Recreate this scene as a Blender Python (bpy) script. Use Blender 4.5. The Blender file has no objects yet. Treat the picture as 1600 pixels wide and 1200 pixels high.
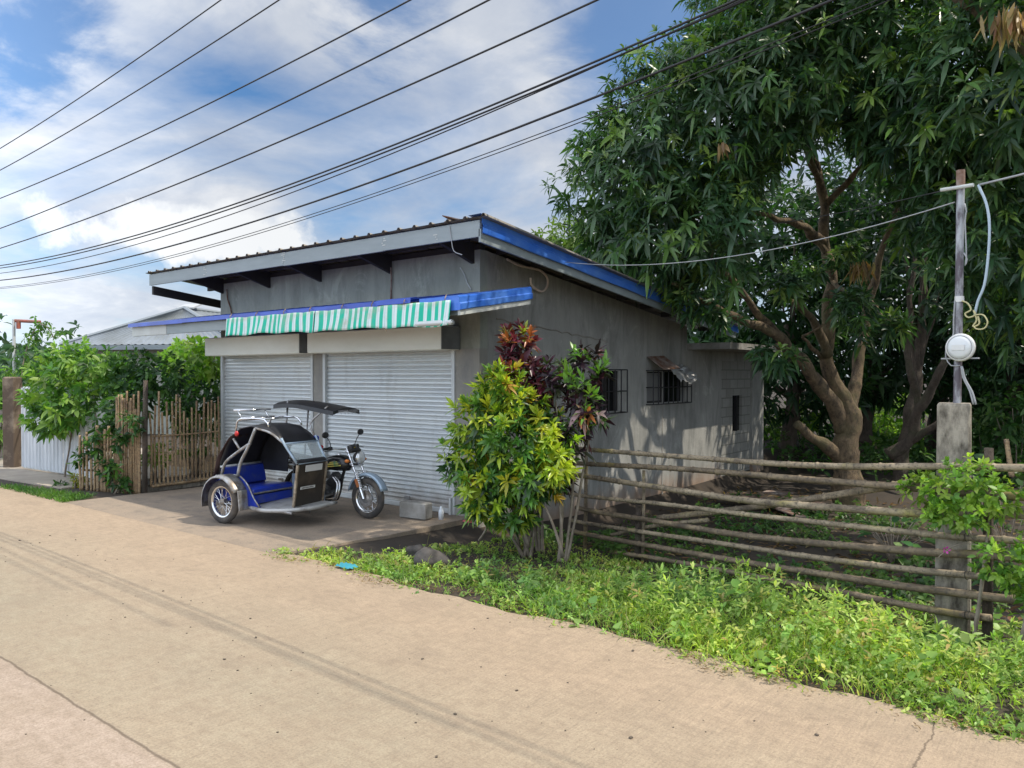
import bpy, math, random
import numpy as np
from mathutils import Vector, Matrix

random.seed(7)
rng = np.random.default_rng(11)
C = bpy.context.scene.collection
R = math.radians

# ------------------------------------------------------------------ camera frame (real world, metres; X along the shop front, Y away from the road)
FOC, EYE, HORIZ = 1200.0, 2.0, 585.0
YAW = R(38.6)
PITCH = math.atan(15 / 1200)
DV = np.array([-math.sin(YAW), math.cos(YAW), 0.0])
RV = np.array([math.cos(YAW), math.sin(YAW), 0.0])
KV = np.array([0.0, 0.0, 1.0])
FW = DV * math.cos(PITCH) - KV * math.sin(PITCH)
UPV = DV * math.sin(PITCH) + KV * math.cos(PITCH)
CAM = np.array([0.0, 0.0, EYE])


def ray(px, py):
    return FW + (px - 800) / FOC * RV + (600 - py) / FOC * UPV


def at(px, py, Z):
    return CAM + ray(px, py) * Z


def cw(u, Z, h):
    return DV * Z + RV * u + KV * h


def on_plane(px, py, n, p0):
    v = ray(px, py)
    n = np.array(n, float)
    t = (n @ (np.array(p0, float) - CAM)) / (n @ v)
    return CAM + t * v


# ------------------------------------------------------------------ materials
def newmat(name):
    m = bpy.data.materials.new(name)
    m.use_nodes = True
    nt = m.node_tree
    nt.nodes.clear()
    out = nt.nodes.new('ShaderNodeOutputMaterial')
    b = nt.nodes.new('ShaderNodeBsdfPrincipled')
    nt.links.new(b.outputs[0], out.inputs[0])
    return m, nt, b, out


def nd(nt, t, **kw):
    n = nt.nodes.new(t)
    for k, v in kw.items():
        if k in n.inputs.keys():
            n.inputs[k].default_value = v
        else:
            setattr(n, k, v)
    return n


def c4(c):
    return (c[0], c[1], c[2], 1.0)


def coords(nt, scale=(1, 1, 1), kind='Object'):
    tc = nd(nt, 'ShaderNodeTexCoord')
    mp = nd(nt, 'ShaderNodeMapping')
    mp.inputs['Scale'].default_value = scale
    nt.links.new(tc.outputs[kind], mp.inputs[0])
    return mp.outputs[0]


def noise(nt, vec, scale, detail=5, rough=0.6, dist=0.0):
    n = nd(nt, 'ShaderNodeTexNoise')
    n.inputs['Scale'].default_value = scale
    n.inputs['Detail'].default_value = detail
    n.inputs['Roughness'].default_value = rough
    n.inputs['Distortion'].default_value = dist
    nt.links.new(vec, n.inputs['Vector'])
    return n.outputs['Fac']


def ramp(nt, fac, stops):
    n = nd(nt, 'ShaderNodeValToRGB')
    e = n.color_ramp.elements
    while len(e) < len(stops):
        e.new(0.5)
    for i, (p, c) in enumerate(stops):
        e[i].position = p
        e[i].color = c4(c) if not isinstance(c, (int, float)) else (c, c, c, 1)
    nt.links.new(fac, n.inputs[0])
    return n.outputs[0]


def mixc(nt, fac, a, b, mode='MIX'):
    n = nd(nt, 'ShaderNodeMix', data_type='RGBA', blend_type=mode)
    for sock, v in ((n.inputs[0], fac), (n.inputs[6], a), (n.inputs[7], b)):
        if hasattr(v, 'is_output'):
            nt.links.new(v, sock)
        elif isinstance(v, (int, float)):
            sock.default_value = v
        else:
            sock.default_value = c4(v)
    return n.outputs[2]


def bump(nt, b, h, strength=0.3, dist=0.02):
    n = nd(nt, 'ShaderNodeBump')
    n.inputs['Strength'].default_value = strength
    n.inputs['Distance'].default_value = dist
    nt.links.new(h, n.inputs['Height'])
    nt.links.new(n.outputs[0], b.inputs['Normal'])


def simple(name, col, rough=0.6, metal=0.0, col2=None, scale=6.0, stretch=(1, 1, 1), lo=0.4, hi=0.62, bmp=0.0, bscale=40, spec=0.5):
    m, nt, b, out = newmat(name)
    b.inputs['Roughness'].default_value = rough
    b.inputs['Metallic'].default_value = metal
    b.inputs['Specular IOR Level'].default_value = spec
    v = coords(nt, stretch)
    if col2 is not None:
        f = ramp(nt, noise(nt, v, scale, 6, 0.65), [(lo, 0.0), (hi, 1.0)])
        nt.links.new(mixc(nt, f, col, col2), b.inputs['Base Color'])
    else:
        f = noise(nt, v, scale, 4)
        nt.links.new(mixc(nt, f, tuple(x * 0.86 for x in col), tuple(min(1, x * 1.12) for x in col)), b.inputs['Base Color'])
    if bmp:
        bump(nt, b, noise(nt, coords(nt), bscale, 4), bmp, 0.01)
    return m


def leafmat(name, rough=0.45, trans=0.3, spec=0.5):
    """leaf: own colour in the face attribute Col, thin translucent"""
    m, nt, b, out = newmat(name)
    at_ = nd(nt, 'ShaderNodeAttribute', attribute_name='Col')
    nt.links.new(at_.outputs['Color'], b.inputs['Base Color'])
    b.inputs['Roughness'].default_value = rough
    b.inputs['Specular IOR Level'].default_value = spec
    tr = nd(nt, 'ShaderNodeBsdfTranslucent')
    tc = mixc(nt, 1.0, at_.outputs['Color'], (1.15, 1.35, 0.5), 'MULTIPLY')
    nt.links.new(tc, tr.inputs['Color'])
    mx = nd(nt, 'ShaderNodeMixShader')
    mx.inputs[0].default_value = trans
    nt.links.new(b.outputs[0], mx.inputs[1])
    nt.links.new(tr.outputs[0], mx.inputs[2])
    nt.links.new(mx.outputs[0], out.inputs[0])
    return m


# ------------------------------------------------------------------ mesh builder
OFF = {}


class MB:
    def __init__(s):
        s.v, s.f = [], []

    def add(s, vs, fs):
        k = len(s.v)
        s.v += [tuple(map(float, p)) for p in vs]
        s.f += [tuple(i + k for i in f) for f in fs]
        return s

    def box(s, x0, x1, y0, y1, z0, z1):
        v = [(x0, y0, z0), (x1, y0, z0), (x1, y1, z0), (x0, y1, z0), (x0, y0, z1), (x1, y0, z1), (x1, y1, z1), (x0, y1, z1)]
        return s.add(v, [(0, 3, 2, 1), (4, 5, 6, 7), (0, 1, 5, 4), (1, 2, 6, 5), (2, 3, 7, 6), (3, 0, 4, 7)])

    def obox(s, c, size, M=None, bev=0.0):
        hx, hy, hz = size[0] / 2, size[1] / 2, size[2] / 2
        M = M or Matrix.Identity(3)
        c = Vector(c)
        if bev <= 0:
            v = [(-hx, -hy, -hz), (hx, -hy, -hz), (hx, hy, -hz), (-hx, hy, -hz), (-hx, -hy, hz), (hx, -hy, hz), (hx, hy, hz), (-hx, hy, hz)]
            return s.add([c + M @ Vector(p) for p in v], [(0, 3, 2, 1), (4, 5, 6, 7), (0, 1, 5, 4), (1, 2, 6, 5), (2, 3, 7, 6), (3, 0, 4, 7)])
        b = bev
        rings = []
        for z, ins in ((-hz, b), (-hz + b, 0), (hz - b, 0), (hz, b)):
            x, y = hx - ins, hy - ins
            q = b * 0.6
            rings.append([(-x + q, -y, z), (x - q, -y, z), (x, -y + q, z), (x, y - q, z), (x - q, y, z), (-x + q, y, z), (-x, y - q, z), (-x, -y + q, z)])
        v = [c + M @ Vector(p) for r_ in rings for p in r_]
        f = [tuple(range(7, -1, -1)), tuple(range(24, 32))]
        for k in range(3):
            for i in range(8):
                j = (i + 1) % 8
                f.append((k * 8 + i, k * 8 + j, k * 8 + 8 + j, k * 8 + 8 + i))
        return s.add(v, f)

    def prism(s, poly, vec):
        """poly: list of 3-D points, extruded along vec"""
        n = len(poly)
        vec = np.array(vec, float)
        v = [np.array(p, float) for p in poly] + [np.array(p, float) + vec for p in poly]
        f = [tuple(range(n - 1, -1, -1)), tuple(range(n, 2 * n))]
        for i in range(n):
            j = (i + 1) % n
            f.append((i, j, n + j, n + i))
        return s.add(v, f)

    def grid(s, G):
        """G[i][j] points"""
        n, m = len(G), len(G[0])
        v = [p for row in G for p in row]
        f = [(i * m + j, i * m + j + 1, (i + 1) * m + j + 1, (i + 1) * m + j) for i in range(n - 1) for j in range(m - 1)]
        return s.add(v, f)

    def tube(s, pts, rad, n=8, cap=True, closed=False):
        P = [Vector(p) for p in pts]
        if not hasattr(rad, '__len__'):
            rad = [rad] * len(P)
        k = len(P)
        ref = None
        vs, fs = [], []
        for i in range(k):
            if closed:
                t = (P[(i + 1) % k] - P[i - 1])
            else:
                t = P[min(i + 1, k - 1)] - P[max(i - 1, 0)]
            if t.length < 1e-9:
                t = Vector((0, 0, 1))
            t.normalize()
            if ref is None:
                a = Vector((0, 0, 1)) if abs(t.z) < 0.9 else Vector((1, 0, 0))
                ref = t.cross(a).normalized()
            ref = (ref - t * ref.dot(t))
            ref = ref.normalized() if ref.length > 1e-6 else t.orthogonal().normalized()
            o = t.cross(ref)
            for j in range(n):
                a = 2 * math.pi * j / n
                vs.append(P[i] + (ref * math.cos(a) + o * math.sin(a)) * rad[i])
        for i in range(k if closed else k - 1):
            i2 = (i + 1) % k
            for j in range(n):
                j2 = (j + 1) % n
                fs.append((i * n + j, i * n + j2, i2 * n + j2, i2 * n + j))
        if cap and not closed:
            fs.append(tuple(range(n - 1, -1, -1)))
            fs.append(tuple((k - 1) * n + j for j in range(n)))
        return s.add(vs, fs)

    def lathe(s, prof, c, axis, n=24):
        """prof: (radius, distance along axis)"""
        ax = Vector(axis).normalized()
        u = ax.orthogonal().normalized()
        w = ax.cross(u)
        c = Vector(c)
        vs, fs = [], []
        for (r_, t) in prof:
            for j in range(n):
                a = 2 * math.pi * j / n
                vs.append(c + ax * t + (u * math.cos(a) + w * math.sin(a)) * max(r_, 1e-5))
        for i in range(len(prof) - 1):
            for j in range(n):
                j2 = (j + 1) % n
                fs.append((i * n + j, i * n + j2, (i + 1) * n + j2, (i + 1) * n + j))
        return s.add(vs, fs)

    def ball(s, c, r_, n=10, sc=(1, 1, 1)):
        vs, fs = [], []
        for i in range(n + 1):
            th = math.pi * i / n
            for j in range(n * 2):
                ph = math.pi * j / n
                vs.append((c[0] + r_ * sc[0] * math.sin(th) * math.cos(ph), c[1] + r_ * sc[1] * math.sin(th) * math.sin(ph), c[2] + r_ * sc[2] * math.cos(th)))
        m = n * 2
        for i in range(n):
            for j in range(m):
                fs.append((i * m + j, (i + 1) * m + j, (i + 1) * m + (j + 1) % m, i * m + (j + 1) % m))
        return s.add(vs, fs)

    def build(s, name, mat, parent=None, smooth=False, angle=None):
        me = bpy.data.meshes.new(name)
        off = OFF.get(parent.name, (0, 0, 0)) if parent else (0, 0, 0)
        me.from_pydata([(p[0] - off[0], p[1] - off[1], p[2] - off[2]) for p in s.v], [], s.f)
        me.materials.append(mat)
        if smooth:
            me.polygons.foreach_set('use_smooth', [True] * len(me.polygons))
            if angle:
                try:
                    me.set_sharp_from_angle(angle=R(angle))
                except Exception:
                    pass
        me.update()
        o = bpy.data.objects.new(name, me)
        C.objects.link(o)
        if parent:
            o.parent = parent
            OFF[o.name] = off
        return o


def thing(name, label, cat, loc=(0, 0, 0), rotz=0.0, group=None, world=True):
    o = bpy.data.objects.new(name, None)
    o.empty_display_size = 0.2
    C.objects.link(o)
    o.location = [float(x) for x in loc]
    o.rotation_euler = (0, 0, rotz)
    o['label'] = label
    o['category'] = cat
    if group:
        o['group'] = group
    OFF[o.name] = tuple(float(x) for x in loc) if world else (0, 0, 0)
    return o


def tag(o, label, cat, group=None):
    o['label'] = label
    o['category'] = cat
    if group:
        o['group'] = group
    return o


def kind(o, k, label=None):
    o['kind'] = k
    if label:
        o['label'] = label
    return o


def smoothpts(pts, step=0.1):
    """Catmull-Rom through points, (x,y,z[,r]) rows"""
    P = np.array(pts, float)
    P = np.vstack([2 * P[0] - P[1], P, 2 * P[-1] - P[-2]])
    out = []
    for i in range(1, len(P) - 2):
        p0, p1, p2, p3 = P[i - 1:i + 3]
        n = max(2, int(np.linalg.norm((p2 - p1)[:3]) / step))
        for k in range(n):
            t = k / n
            out.append(0.5 * ((2 * p1) + (-p0 + p2) * t + (2 * p0 - 5 * p1 + 4 * p2 - p3) * t * t + (-p0 + 3 * p1 - 3 * p2 + p3) * t ** 3))
    out.append(P[-2])
    return np.array(out)


# ------------------------------------------------------------------ leaves (numpy)
def norm(a):
    return a / np.maximum(np.linalg.norm(a, axis=-1, keepdims=True), 1e-9)


def leaves(P, A, N, L, W, col, droop=0.3, fold=0.25, rows=((0, .12), (.3, .9), (.65, .85), (1, .06)), grav=True):
    """P,A,N (n,3): base, axis, upper side; L,W (n,) ; col (n,3). Returns verts, quads, vertex colours"""
    n = len(P)
    A = norm(A)
    S = norm(np.cross(A, N))
    N = norm(np.cross(S, A))
    L = np.broadcast_to(L, (n,))[:, None]
    W = np.broadcast_to(W, (n,))[:, None]
    droop = np.broadcast_to(droop, (n,))[:, None]
    down = np.array([[0, 0, -1.0]]) if grav else -N
    V = []
    for (t, w) in rows:
        c = P + A * L * t + down * droop * L * t * t
        V += [c - S * W * w * .5 + N * fold * W * w * .5, c, c + S * W * w * .5 + N * fold * W * w * .5]
    V = np.stack(V, 1)
    k = V.shape[1]
    q = []
    for i in range(len(rows) - 1):
        for j in range(2):
            q.append((i * 3 + j, i * 3 + j + 1, i * 3 + 3 + j + 1, i * 3 + 3 + j))
    Q = np.array(q)[None] + (np.arange(n) * k)[:, None, None]
    col = np.repeat(col[:, None, :], k, 1)
    return V.reshape(-1, 3), Q.reshape(-1, 4), col.reshape(-1, 3)


def leafmesh(name, parts, mat, parent=None):
    vs, qs, cs, k = [], [], [], 0
    for v, q, c in parts:
        vs.append(v)
        qs.append(q + k)
        cs.append(c)
        k += len(v)
    V, Q, Cc = np.concatenate(vs), np.concatenate(qs), np.concatenate(cs)
    off = np.array(OFF.get(parent.name, (0, 0, 0)) if parent else (0, 0, 0))
    V = V - off
    me = bpy.data.meshes.new(name)
    me.vertices.add(len(V))
    me.vertices.foreach_set('co', V.astype(np.float32).ravel())
    me.loops.add(Q.size)
    me.loops.foreach_set('vertex_index', Q.astype(np.int32).ravel())
    me.polygons.add(len(Q))
    me.polygons.foreach_set('loop_start', np.arange(0, Q.size, 4, dtype=np.int32))
    me.polygons.foreach_set('use_smooth', np.ones(len(Q), dtype=bool))
    at_ = me.attributes.new('Col', 'FLOAT_COLOR', 'POINT')
    at_.data.foreach_set('color', np.concatenate([np.clip(Cc, 0, 1), np.ones((len(Cc), 1))], 1).astype(np.float32).ravel())
    me.materials.append(mat)
    me.update(calc_edges=True)
    o = bpy.data.objects.new(name, me)
    C.objects.link(o)
    if parent:
        o.parent = parent
        OFF[o.name] = tuple(off)
    return o


def unit(n):
    return norm(rng.normal(size=(n, 3)))


def pick(cols, n, jit=0.18):
    """cols: [(weight, (r,g,b))]"""
    w = np.array([c[0] for c in cols], float)
    K = np.array([c[1] for c in cols], float)
    i = rng.choice(len(cols), n, p=w / w.sum())
    return np.clip(K[i] * (1 + rng.normal(0, jit, (n, 1))) * (1 + rng.normal(0, jit * .35, (n, 3))), 0.003, 0.95)


def rosettes(Cn, Ax, n, L, W, cols, th=(35, 100), droop=0.45, fold=0.3, rj=0.25, drop=.22):
    """whorls of leaves at Cn with axes Ax"""
    m = len(Cn)
    Ax = norm(Ax)
    T = norm(np.cross(Ax, unit(m)))
    B = np.cross(Ax, T)
    ph = (np.arange(n)[None] * 2.39996 + rng.uniform(0, 6.28, (m, 1)))
    tt = np.linspace(0, 1, n)[None] + rng.normal(0, .08, (m, n))
    an = np.radians(th[0] + (th[1] - th[0]) * np.clip(tt, 0, 1))
    D = Ax[:, None] * np.cos(an)[..., None] + (T[:, None] * np.cos(ph)[..., None] + B[:, None] * np.sin(ph)[..., None]) * np.sin(an)[..., None]
    Pb = Cn[:, None] - Ax[:, None] * (tt * L * .45)[..., None]
    LL = L * (1 + rng.normal(0, rj * .6, (m, n))).clip(.45, 1.5) * (1 + rng.normal(0, .15, (m, 1))).clip(.6, 1.4)
    WW = LL * (W / L) * (1 + rng.normal(0, .12, (m, n))).clip(.6, 1.5)
    up = norm(Ax[:, None] + unit(m * n).reshape(m, n, 3) * .35)
    base = pick(cols, m, .12)
    cl = np.repeat(base[:, None], n, 1) * (1 + rng.normal(0, .14, (m, n, 1)))
    N = m * n
    k = rng.random(N) > drop
    return leaves(Pb.reshape(N, 3)[k], D.reshape(N, 3)[k], up.reshape(N, 3)[k], LL.ravel()[k], WW.ravel()[k], np.clip(cl.reshape(N, 3), .003, .95)[k], droop=(droop * (1 + rng.normal(0, .45, N)))[k], fold=fold)


def in_lobes(P, lobes, k):
    ins = np.zeros(len(P), bool)
    for c, r_ in lobes:
        ins |= (((P - np.array(c)) / np.array(r_)) ** 2).sum(1) < k * k
    return ins


def crown_points(lobes, dens, inner=0.25, shell=(.78, 1.04)):
    """points through the outer shell of a union of ellipsoids, with their outward directions"""
    PP, AA = [], []
    for c, r_ in lobes:
        r_ = np.array(r_ if hasattr(r_, '__len__') else (r_,) * 3, float)
        area = 4 * math.pi * ((r_[0] * r_[1]) ** 1.6 / 3 + (r_[0] * r_[2]) ** 1.6 / 3 + (r_[1] * r_[2]) ** 1.6 / 3) ** (1 / 1.6)
        n = int(area * dens)
        u = unit(n)
        lump = 1 + .13 * np.sin(u[:, 0] * 5.1 + c[0] * 3) * np.sin(u[:, 1] * 4.3 + c[1]) + .1 * np.sin(u[:, 2] * 7 + u[:, 0] * 6 + c[2])
        s = np.where(rng.random(n) < inner, rng.uniform(.3, .8, n), rng.uniform(shell[0], shell[1], n)) * lump
        PP.append(np.array(c) + u * r_ * s[:, None])
        AA.append(norm(u / r_))
    P, A = np.concatenate(PP), np.concatenate(AA)
    lob = [(c, np.array(r_ if hasattr(r_, '__len__') else (r_,) * 3, float)) for c, r_ in lobes]
    keep = ~in_lobes(P, lob, .62) | (rng.random(len(P)) < .35)
    return P[keep], A[keep]


def smoothstep(a, b, x):
    t = np.clip((x - a) / (b - a), 0, 1)
    return t * t * (3 - 2 * t)


def gz(x, y):
    """height of the natural ground"""
    x, y = np.asarray(x, float), np.asarray(y, float)
    side = smoothstep(-7.3, -6.6, x)
    low = -0.16 * smoothstep(5.1, 7.6, y) - 0.37 * smoothstep(7.6, 10.0, y)
    bumps = 0.035 * np.sin(x * 2.3 + y * 1.1) * np.sin(y * 2.9 - x * .7) * smoothstep(5.2, 6.2, y)
    z = -0.02 + side * (low + bumps)
    road = smoothstep(5.25, 4.95, y)
    return z * (1 - road) + (-0.04) * road


def gz1(x, y):
    return float(gz(x, y))


# ------------------------------------------------------------------ shared materials
M = {}
M['soil'] = simple('yard_soil', (.024, .019, .014), .95, 0, (.060, .043, .029), 1.3, lo=.35, hi=.75, bmp=.6, bscale=18)
M['wood_dark'] = simple('dark_timber', (.030, .027, .025), .8)
M['steel_dark'] = simple('dark_steel', (.02, .02, .022), .55, .3)
M['chrome'] = simple('chrome', (.70, .71, .73), .16, 1.0)
M['galv'] = simple('galvanised_tube', (.38, .39, .40), .42, .7, (.20, .17, .14), 9)
M['rubber'] = simple('tyre_rubber', (.035, .033, .032), .85, 0, (.10, .085, .07), 5)
M['black_vinyl'] = simple('black_vinyl', (.012, .012, .014), .48, 0, (.022, .022, .026), 4)
M['black_paint'] = simple('black_gloss_paint', (.010, .010, .011), .22)
M['black_plastic'] = simple('black_plastic', (.015, .015, .015), .5)
M['engine'] = simple('engine_casting', (.06, .06, .062), .45, .5, (.16, .16, .16), 12)
M['blue_paint'] = simple('blue_trike_paint', (.014, .04, .36), .36, 0, (.07, .09, .22), 6, lo=.48, hi=.75)
M['grey_step'] = simple('worn_step_plate', (.42, .42, .41), .5, .2, (.16, .14, .12), 5, lo=.5, hi=.7)
M['white_plate'] = simple('white_plate', (.62, .62, .60), .5)
M['red_lens'] = simple('red_lens', (.45, .02, .02), .2)
M['amber_lens'] = simple('amber_lens', (.55, .16, .02), .2)
M['clear_lens'] = simple('clear_lens', (.62, .64, .64), .08, .4)
M['brown_panel'] = simple('dark_brown_panel', (.035, .028, .022), .5, 0, (.10, .075, .05), 4, lo=.5, hi=.8)
M['ply_edge'] = simple('worn_panel_edge', (.36, .30, .22), .55, .2, (.16, .12, .08), 9)
M['grey_fascia'] = simple('painted_fascia', (.255, .295, .31), .55, 0, (.20, .235, .245), 1.2, stretch=(1, 3, 6), lo=.35, hi=.7)
M['white_beam'] = simple('pale_beam', (.50, .52, .50), .6, 0, (.40, .41, .39), 2, lo=.4, hi=.7)
M['concrete'] = simple('cast_concrete', (.30, .29, .27), .9, 0, (.20, .19, .17), 4, bmp=.4, bscale=30)
M['post_concrete'] = simple('stained_post_concrete', (.33, .295, .235), .92, 0, (.065, .055, .042), 6, stretch=(1.6, 1.6, .6), lo=.42, hi=.66, bmp=.5, bscale=35)
M['rust'] = simple('rusty_sheet', (.16, .075, .04), .85, .2, (.32, .27, .24), 4)
M['foil'] = simple('crumpled_foil', (.50, .50, .49), .42, .7)
M['cable'] = simple('black_cable', (.016, .016, .018), .6)
M['cable_grey'] = simple('pale_cable', (.30, .31, .32), .55)


def glass(name, tint=(.85, .93, .95), rough=.03):
    m, nt, b, out = newmat(name)
    b.inputs['Base Color'].default_value = c4(tint)
    b.inputs['Roughness'].default_value = rough
    b.inputs['Transmission Weight'].default_value = .75
    b.inputs['IOR'].default_value = 1.2
    return m


M['screen'] = glass('dusty_windscreen')
def bambomat(name, c1, c2, moss, m_lo=.58):
    m, nt, b, out = newmat(name)
    v = coords(nt, (1.2, 3, 3))
    f = ramp(nt, noise(nt, v, 2.6, 6, .7), [(.35, 0.), (.65, 1.)])
    base = mixc(nt, f, c1, c2)
    g = ramp(nt, noise(nt, v, 1.1, 4, .6), [(m_lo, 0.), (m_lo + .12, .8)])
    base = mixc(nt, g, base, moss)
    oi = nd(nt, 'ShaderNodeObjectInfo')
    base = mixc(nt, oi.outputs['Random'], base, mixc(nt, 1.0, base, (.62, .58, .54), 'MULTIPLY'))
    sp = ramp(nt, noise(nt, coords(nt, (2, 2, 2)), 16, 4, .7), [(.50, 0.), (.66, .85)])
    base = mixc(nt, sp, base, (.05, .042, .035))
    nt.links.new(base, b.inputs['Base Color'])
    b.inputs['Roughness'].default_value = .75
    bump(nt, b, noise(nt, coords(nt, (.6, 4, 4)), 20, 3), .35, .01)
    return m


M['bamboo_old'] = bambomat('weathered_bamboo', (.115, .088, .058), (.39, .315, .21), (.31, .27, .08), .55)
M['bamboo_dry'] = bambomat('dry_bamboo', (.30, .195, .105), (.42, .31, .17), (.17, .11, .06), .52)


def bark(name, c1, c2, moss):
    m, nt, b, out = newmat(name)
    v = coords(nt, (1, 1, .55))
    f = ramp(nt, noise(nt, v, 8, 9, .78), [(.38, 0.), (.62, 1.)])
    base = mixc(nt, f, c1, c2)
    g = ramp(nt, noise(nt, coords(nt), 1.6, 4, .6), [(.5, 0.), (.66, .7)])
    nt.links.new(mixc(nt, g, base, moss), b.inputs['Base Color'])
    b.inputs['Roughness'].default_value = .9
    bump(nt, b, noise(nt, v, 13, 9, .8), 1.0, .06)
    return m


M['bark'] = bark('mango_bark', (.048, .036, .025), (.25, .175, .10), (.12, .11, .045))
M['bark_dark'] = bark('dark_bark', (.055, .042, .032), (.13, .10, .075), (.07, .075, .035))
M['stem'] = simple('grey_stem', (.17, .135, .10), .85, 0, (.26, .22, .17), 9)
M['leaf_gloss'] = leafmat('glossy_leaf', .36, .34, .55)
M['leaf'] = leafmat('soft_leaf', .45, .45, .4)
M['leaf_waxy'] = leafmat('waxy_leaf', .36, .28, .5)

# ================================================================== SETTING
# ---- ground: one sheet to the horizon
xs = np.unique(np.concatenate([np.linspace(-420, -40, 14), np.arange(-40, -9, 2.0), np.arange(-9, 4, .2), np.arange(4, 24, 2.0), np.linspace(24, 420, 14)]))
ys = np.unique(np.concatenate([np.linspace(-200, -8, 8), np.arange(-8, 4.6, 1.0), np.arange(4.6, 12, .2), np.arange(12, 40, 2.0), np.linspace(40, 480, 14)]))
G = [[(x, y, gz1(x, y)) for x in xs] for y in ys]
kind(MB().grid(G).build('ground', M['soil'], smooth=True), 'structure', 'dark earth of the yard and roadside with scattered leaf litter')


def roadmat():
    m, nt, b, out = newmat('dusty_concrete_road')
    v = coords(nt)
    big = ramp(nt, noise(nt, coords(nt, (.5, 1.3, 1)), .55, 4, .55), [(.3, 0.), (.7, 1.)])
    sy0 = nd(nt, 'ShaderNodeSeparateXYZ'); nt.links.new(v, sy0.inputs[0])
    wy = nd(nt, 'ShaderNodeMath', operation='MULTIPLY_ADD'); wy.inputs[1].default_value = 1.6
    nt.links.new(noise(nt, coords(nt, (.6, 1, 1)), .9, 5, .6), wy.inputs[0]); nt.links.new(sy0.outputs[1], wy.inputs[2])
    du = nd(nt, 'ShaderNodeMapRange'); du.inputs[1].default_value = 3.6; du.inputs[2].default_value = 5.2
    nt.links.new(wy.outputs[0], du.inputs[0])
    base = mixc(nt, big, mixc(nt, du.outputs[0], (.405, .335, .240), (.445, .338, .236)), mixc(nt, du.outputs[0], (.335, .295, .212), (.40, .31, .22)))
    med = ramp(nt, noise(nt, v, 2.4, 7, .7), [(.36, 0.), (.66, 1.)])
    base = mixc(nt, mixc(nt, .55, (0, 0, 0), med), base, (.315, .245, .172))
    # paler, pinker concrete in the lane nearest the viewer
    sx = nd(nt, 'ShaderNodeSeparateXYZ')
    nt.links.new(v, sx.inputs[0])
    wob = noise(nt, v, 1.5, 4)
    ad = nd(nt, 'ShaderNodeMath', operation='MULTIPLY_ADD')
    nt.links.new(wob, ad.inputs[0]); ad.inputs[1].default_value = .035
    nt.links.new(sx.outputs[1], ad.inputs[2])
    lane = nd(nt, 'ShaderNodeMapRange'); lane.inputs[1].default_value = 2.01; lane.inputs[2].default_value = 1.96
    nt.links.new(ad.outputs[0], lane.inputs[0])
    base = mixc(nt, lane.outputs[0], base, mixc(nt, med, (.445, .355, .285), (.385, .305, .235)))
    # wheel tracks along the road, darker tyre-worn bands
    for yc, wd, am in ((4.3, .2, .05),):
        d_ = nd(nt, 'ShaderNodeMath', operation='SUBTRACT'); d_.inputs[1].default_value = yc
        wv = nd(nt, 'ShaderNodeMath', operation='MULTIPLY_ADD'); wv.inputs[1].default_value = .25
        nt.links.new(noise(nt, coords(nt, (.35, .35, 1)), 1.0, 3), wv.inputs[0]); nt.links.new(sx.outputs[1], wv.inputs[2])
        nt.links.new(wv.outputs[0], d_.inputs[0])
        ab = nd(nt, 'ShaderNodeMath', operation='ABSOLUTE'); nt.links.new(d_.outputs[0], ab.inputs[0])
        mr = nd(nt, 'ShaderNodeMapRange'); mr.inputs[1].default_value = wd; mr.inputs[2].default_value = 0; mr.inputs[3].default_value = 0; mr.inputs[4].default_value = am
        nt.links.new(ab.outputs[0], mr.inputs[0])
        pm = nd(nt, 'ShaderNodeMath', operation='MULTIPLY'); nt.links.new(mr.outputs[0], pm.inputs[0]); nt.links.new(noise(nt, coords(nt, (.6, 3, 1)), 3, 5, .7), pm.inputs[1])
        base = mixc(nt, pm.outputs[0], base, (.13, .10, .075))
    # oil and grit specks
    sp = ramp(nt, noise(nt, v, 16, 3, .6), [(.70, 0.), (.76, .55)])
    base = mixc(nt, sp, base, (.13, .10, .08))
    st = ramp(nt, noise(nt, coords(nt, (1, 2, 1)), 1.1, 7, .75), [(.54, 0.), (.72, .5)])
    base = mixc(nt, st, base, (.19, .145, .11))
    fine = noise(nt, v, 70, 4, .8)
    base = mixc(nt, ramp(nt, noise(nt, coords(nt, (1, 1.6, 1)), 9, 6, .75), [(.44, 0.), (.66, .6)]), base, (.255, .195, .14))
    base = mixc(nt, ramp(nt, fine, [(.36, .5), (.56, 0.)]), base, (.15, .115, .085))
    # joints
    for axis, c_, w_, lim in ((1, 1.97, .009, None), (0, -.83, .0055, None), (1, 7.60, .004, None)):
        src = sx.outputs[axis]
        wv = nd(nt, 'ShaderNodeMath', operation='MULTIPLY_ADD'); wv.inputs[1].default_value = .05 if axis else .12
        nt.links.new(noise(nt, v, 3.1, 5, .7), wv.inputs[0]); nt.links.new(src, wv.inputs[2])
        d_ = nd(nt, 'ShaderNodeMath', operation='SUBTRACT'); d_.inputs[1].default_value = c_ + (.025 if axis else .06)
        nt.links.new(wv.outputs[0], d_.inputs[0])
        ab = nd(nt, 'ShaderNodeMath', operation='ABSOLUTE'); nt.links.new(d_.outputs[0], ab.inputs[0])
        mr = nd(nt, 'ShaderNodeMapRange'); mr.inputs[1].default_value = w_ * 1.5; mr.inputs[2].default_value = w_ * .4; mr.inputs[4].default_value = .72
        nt.links.new(ab.outputs[0], mr.inputs[0])
        base = mixc(nt, mr.outputs[0], base, (.085, .062, .045))
    br = noise(nt, coords(nt, (26, 1.4, 1)), 2.2, 4, .7)
    base = mixc(nt, ramp(nt, br, [(.36, .30), (.55, 0.)]), base, (.20, .16, .12))
    nt.links.new(base, b.inputs['Base Color'])
    b.inputs['Roughness'].default_value = .88
    b.inputs['Specular IOR Level'].default_value = .3
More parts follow.
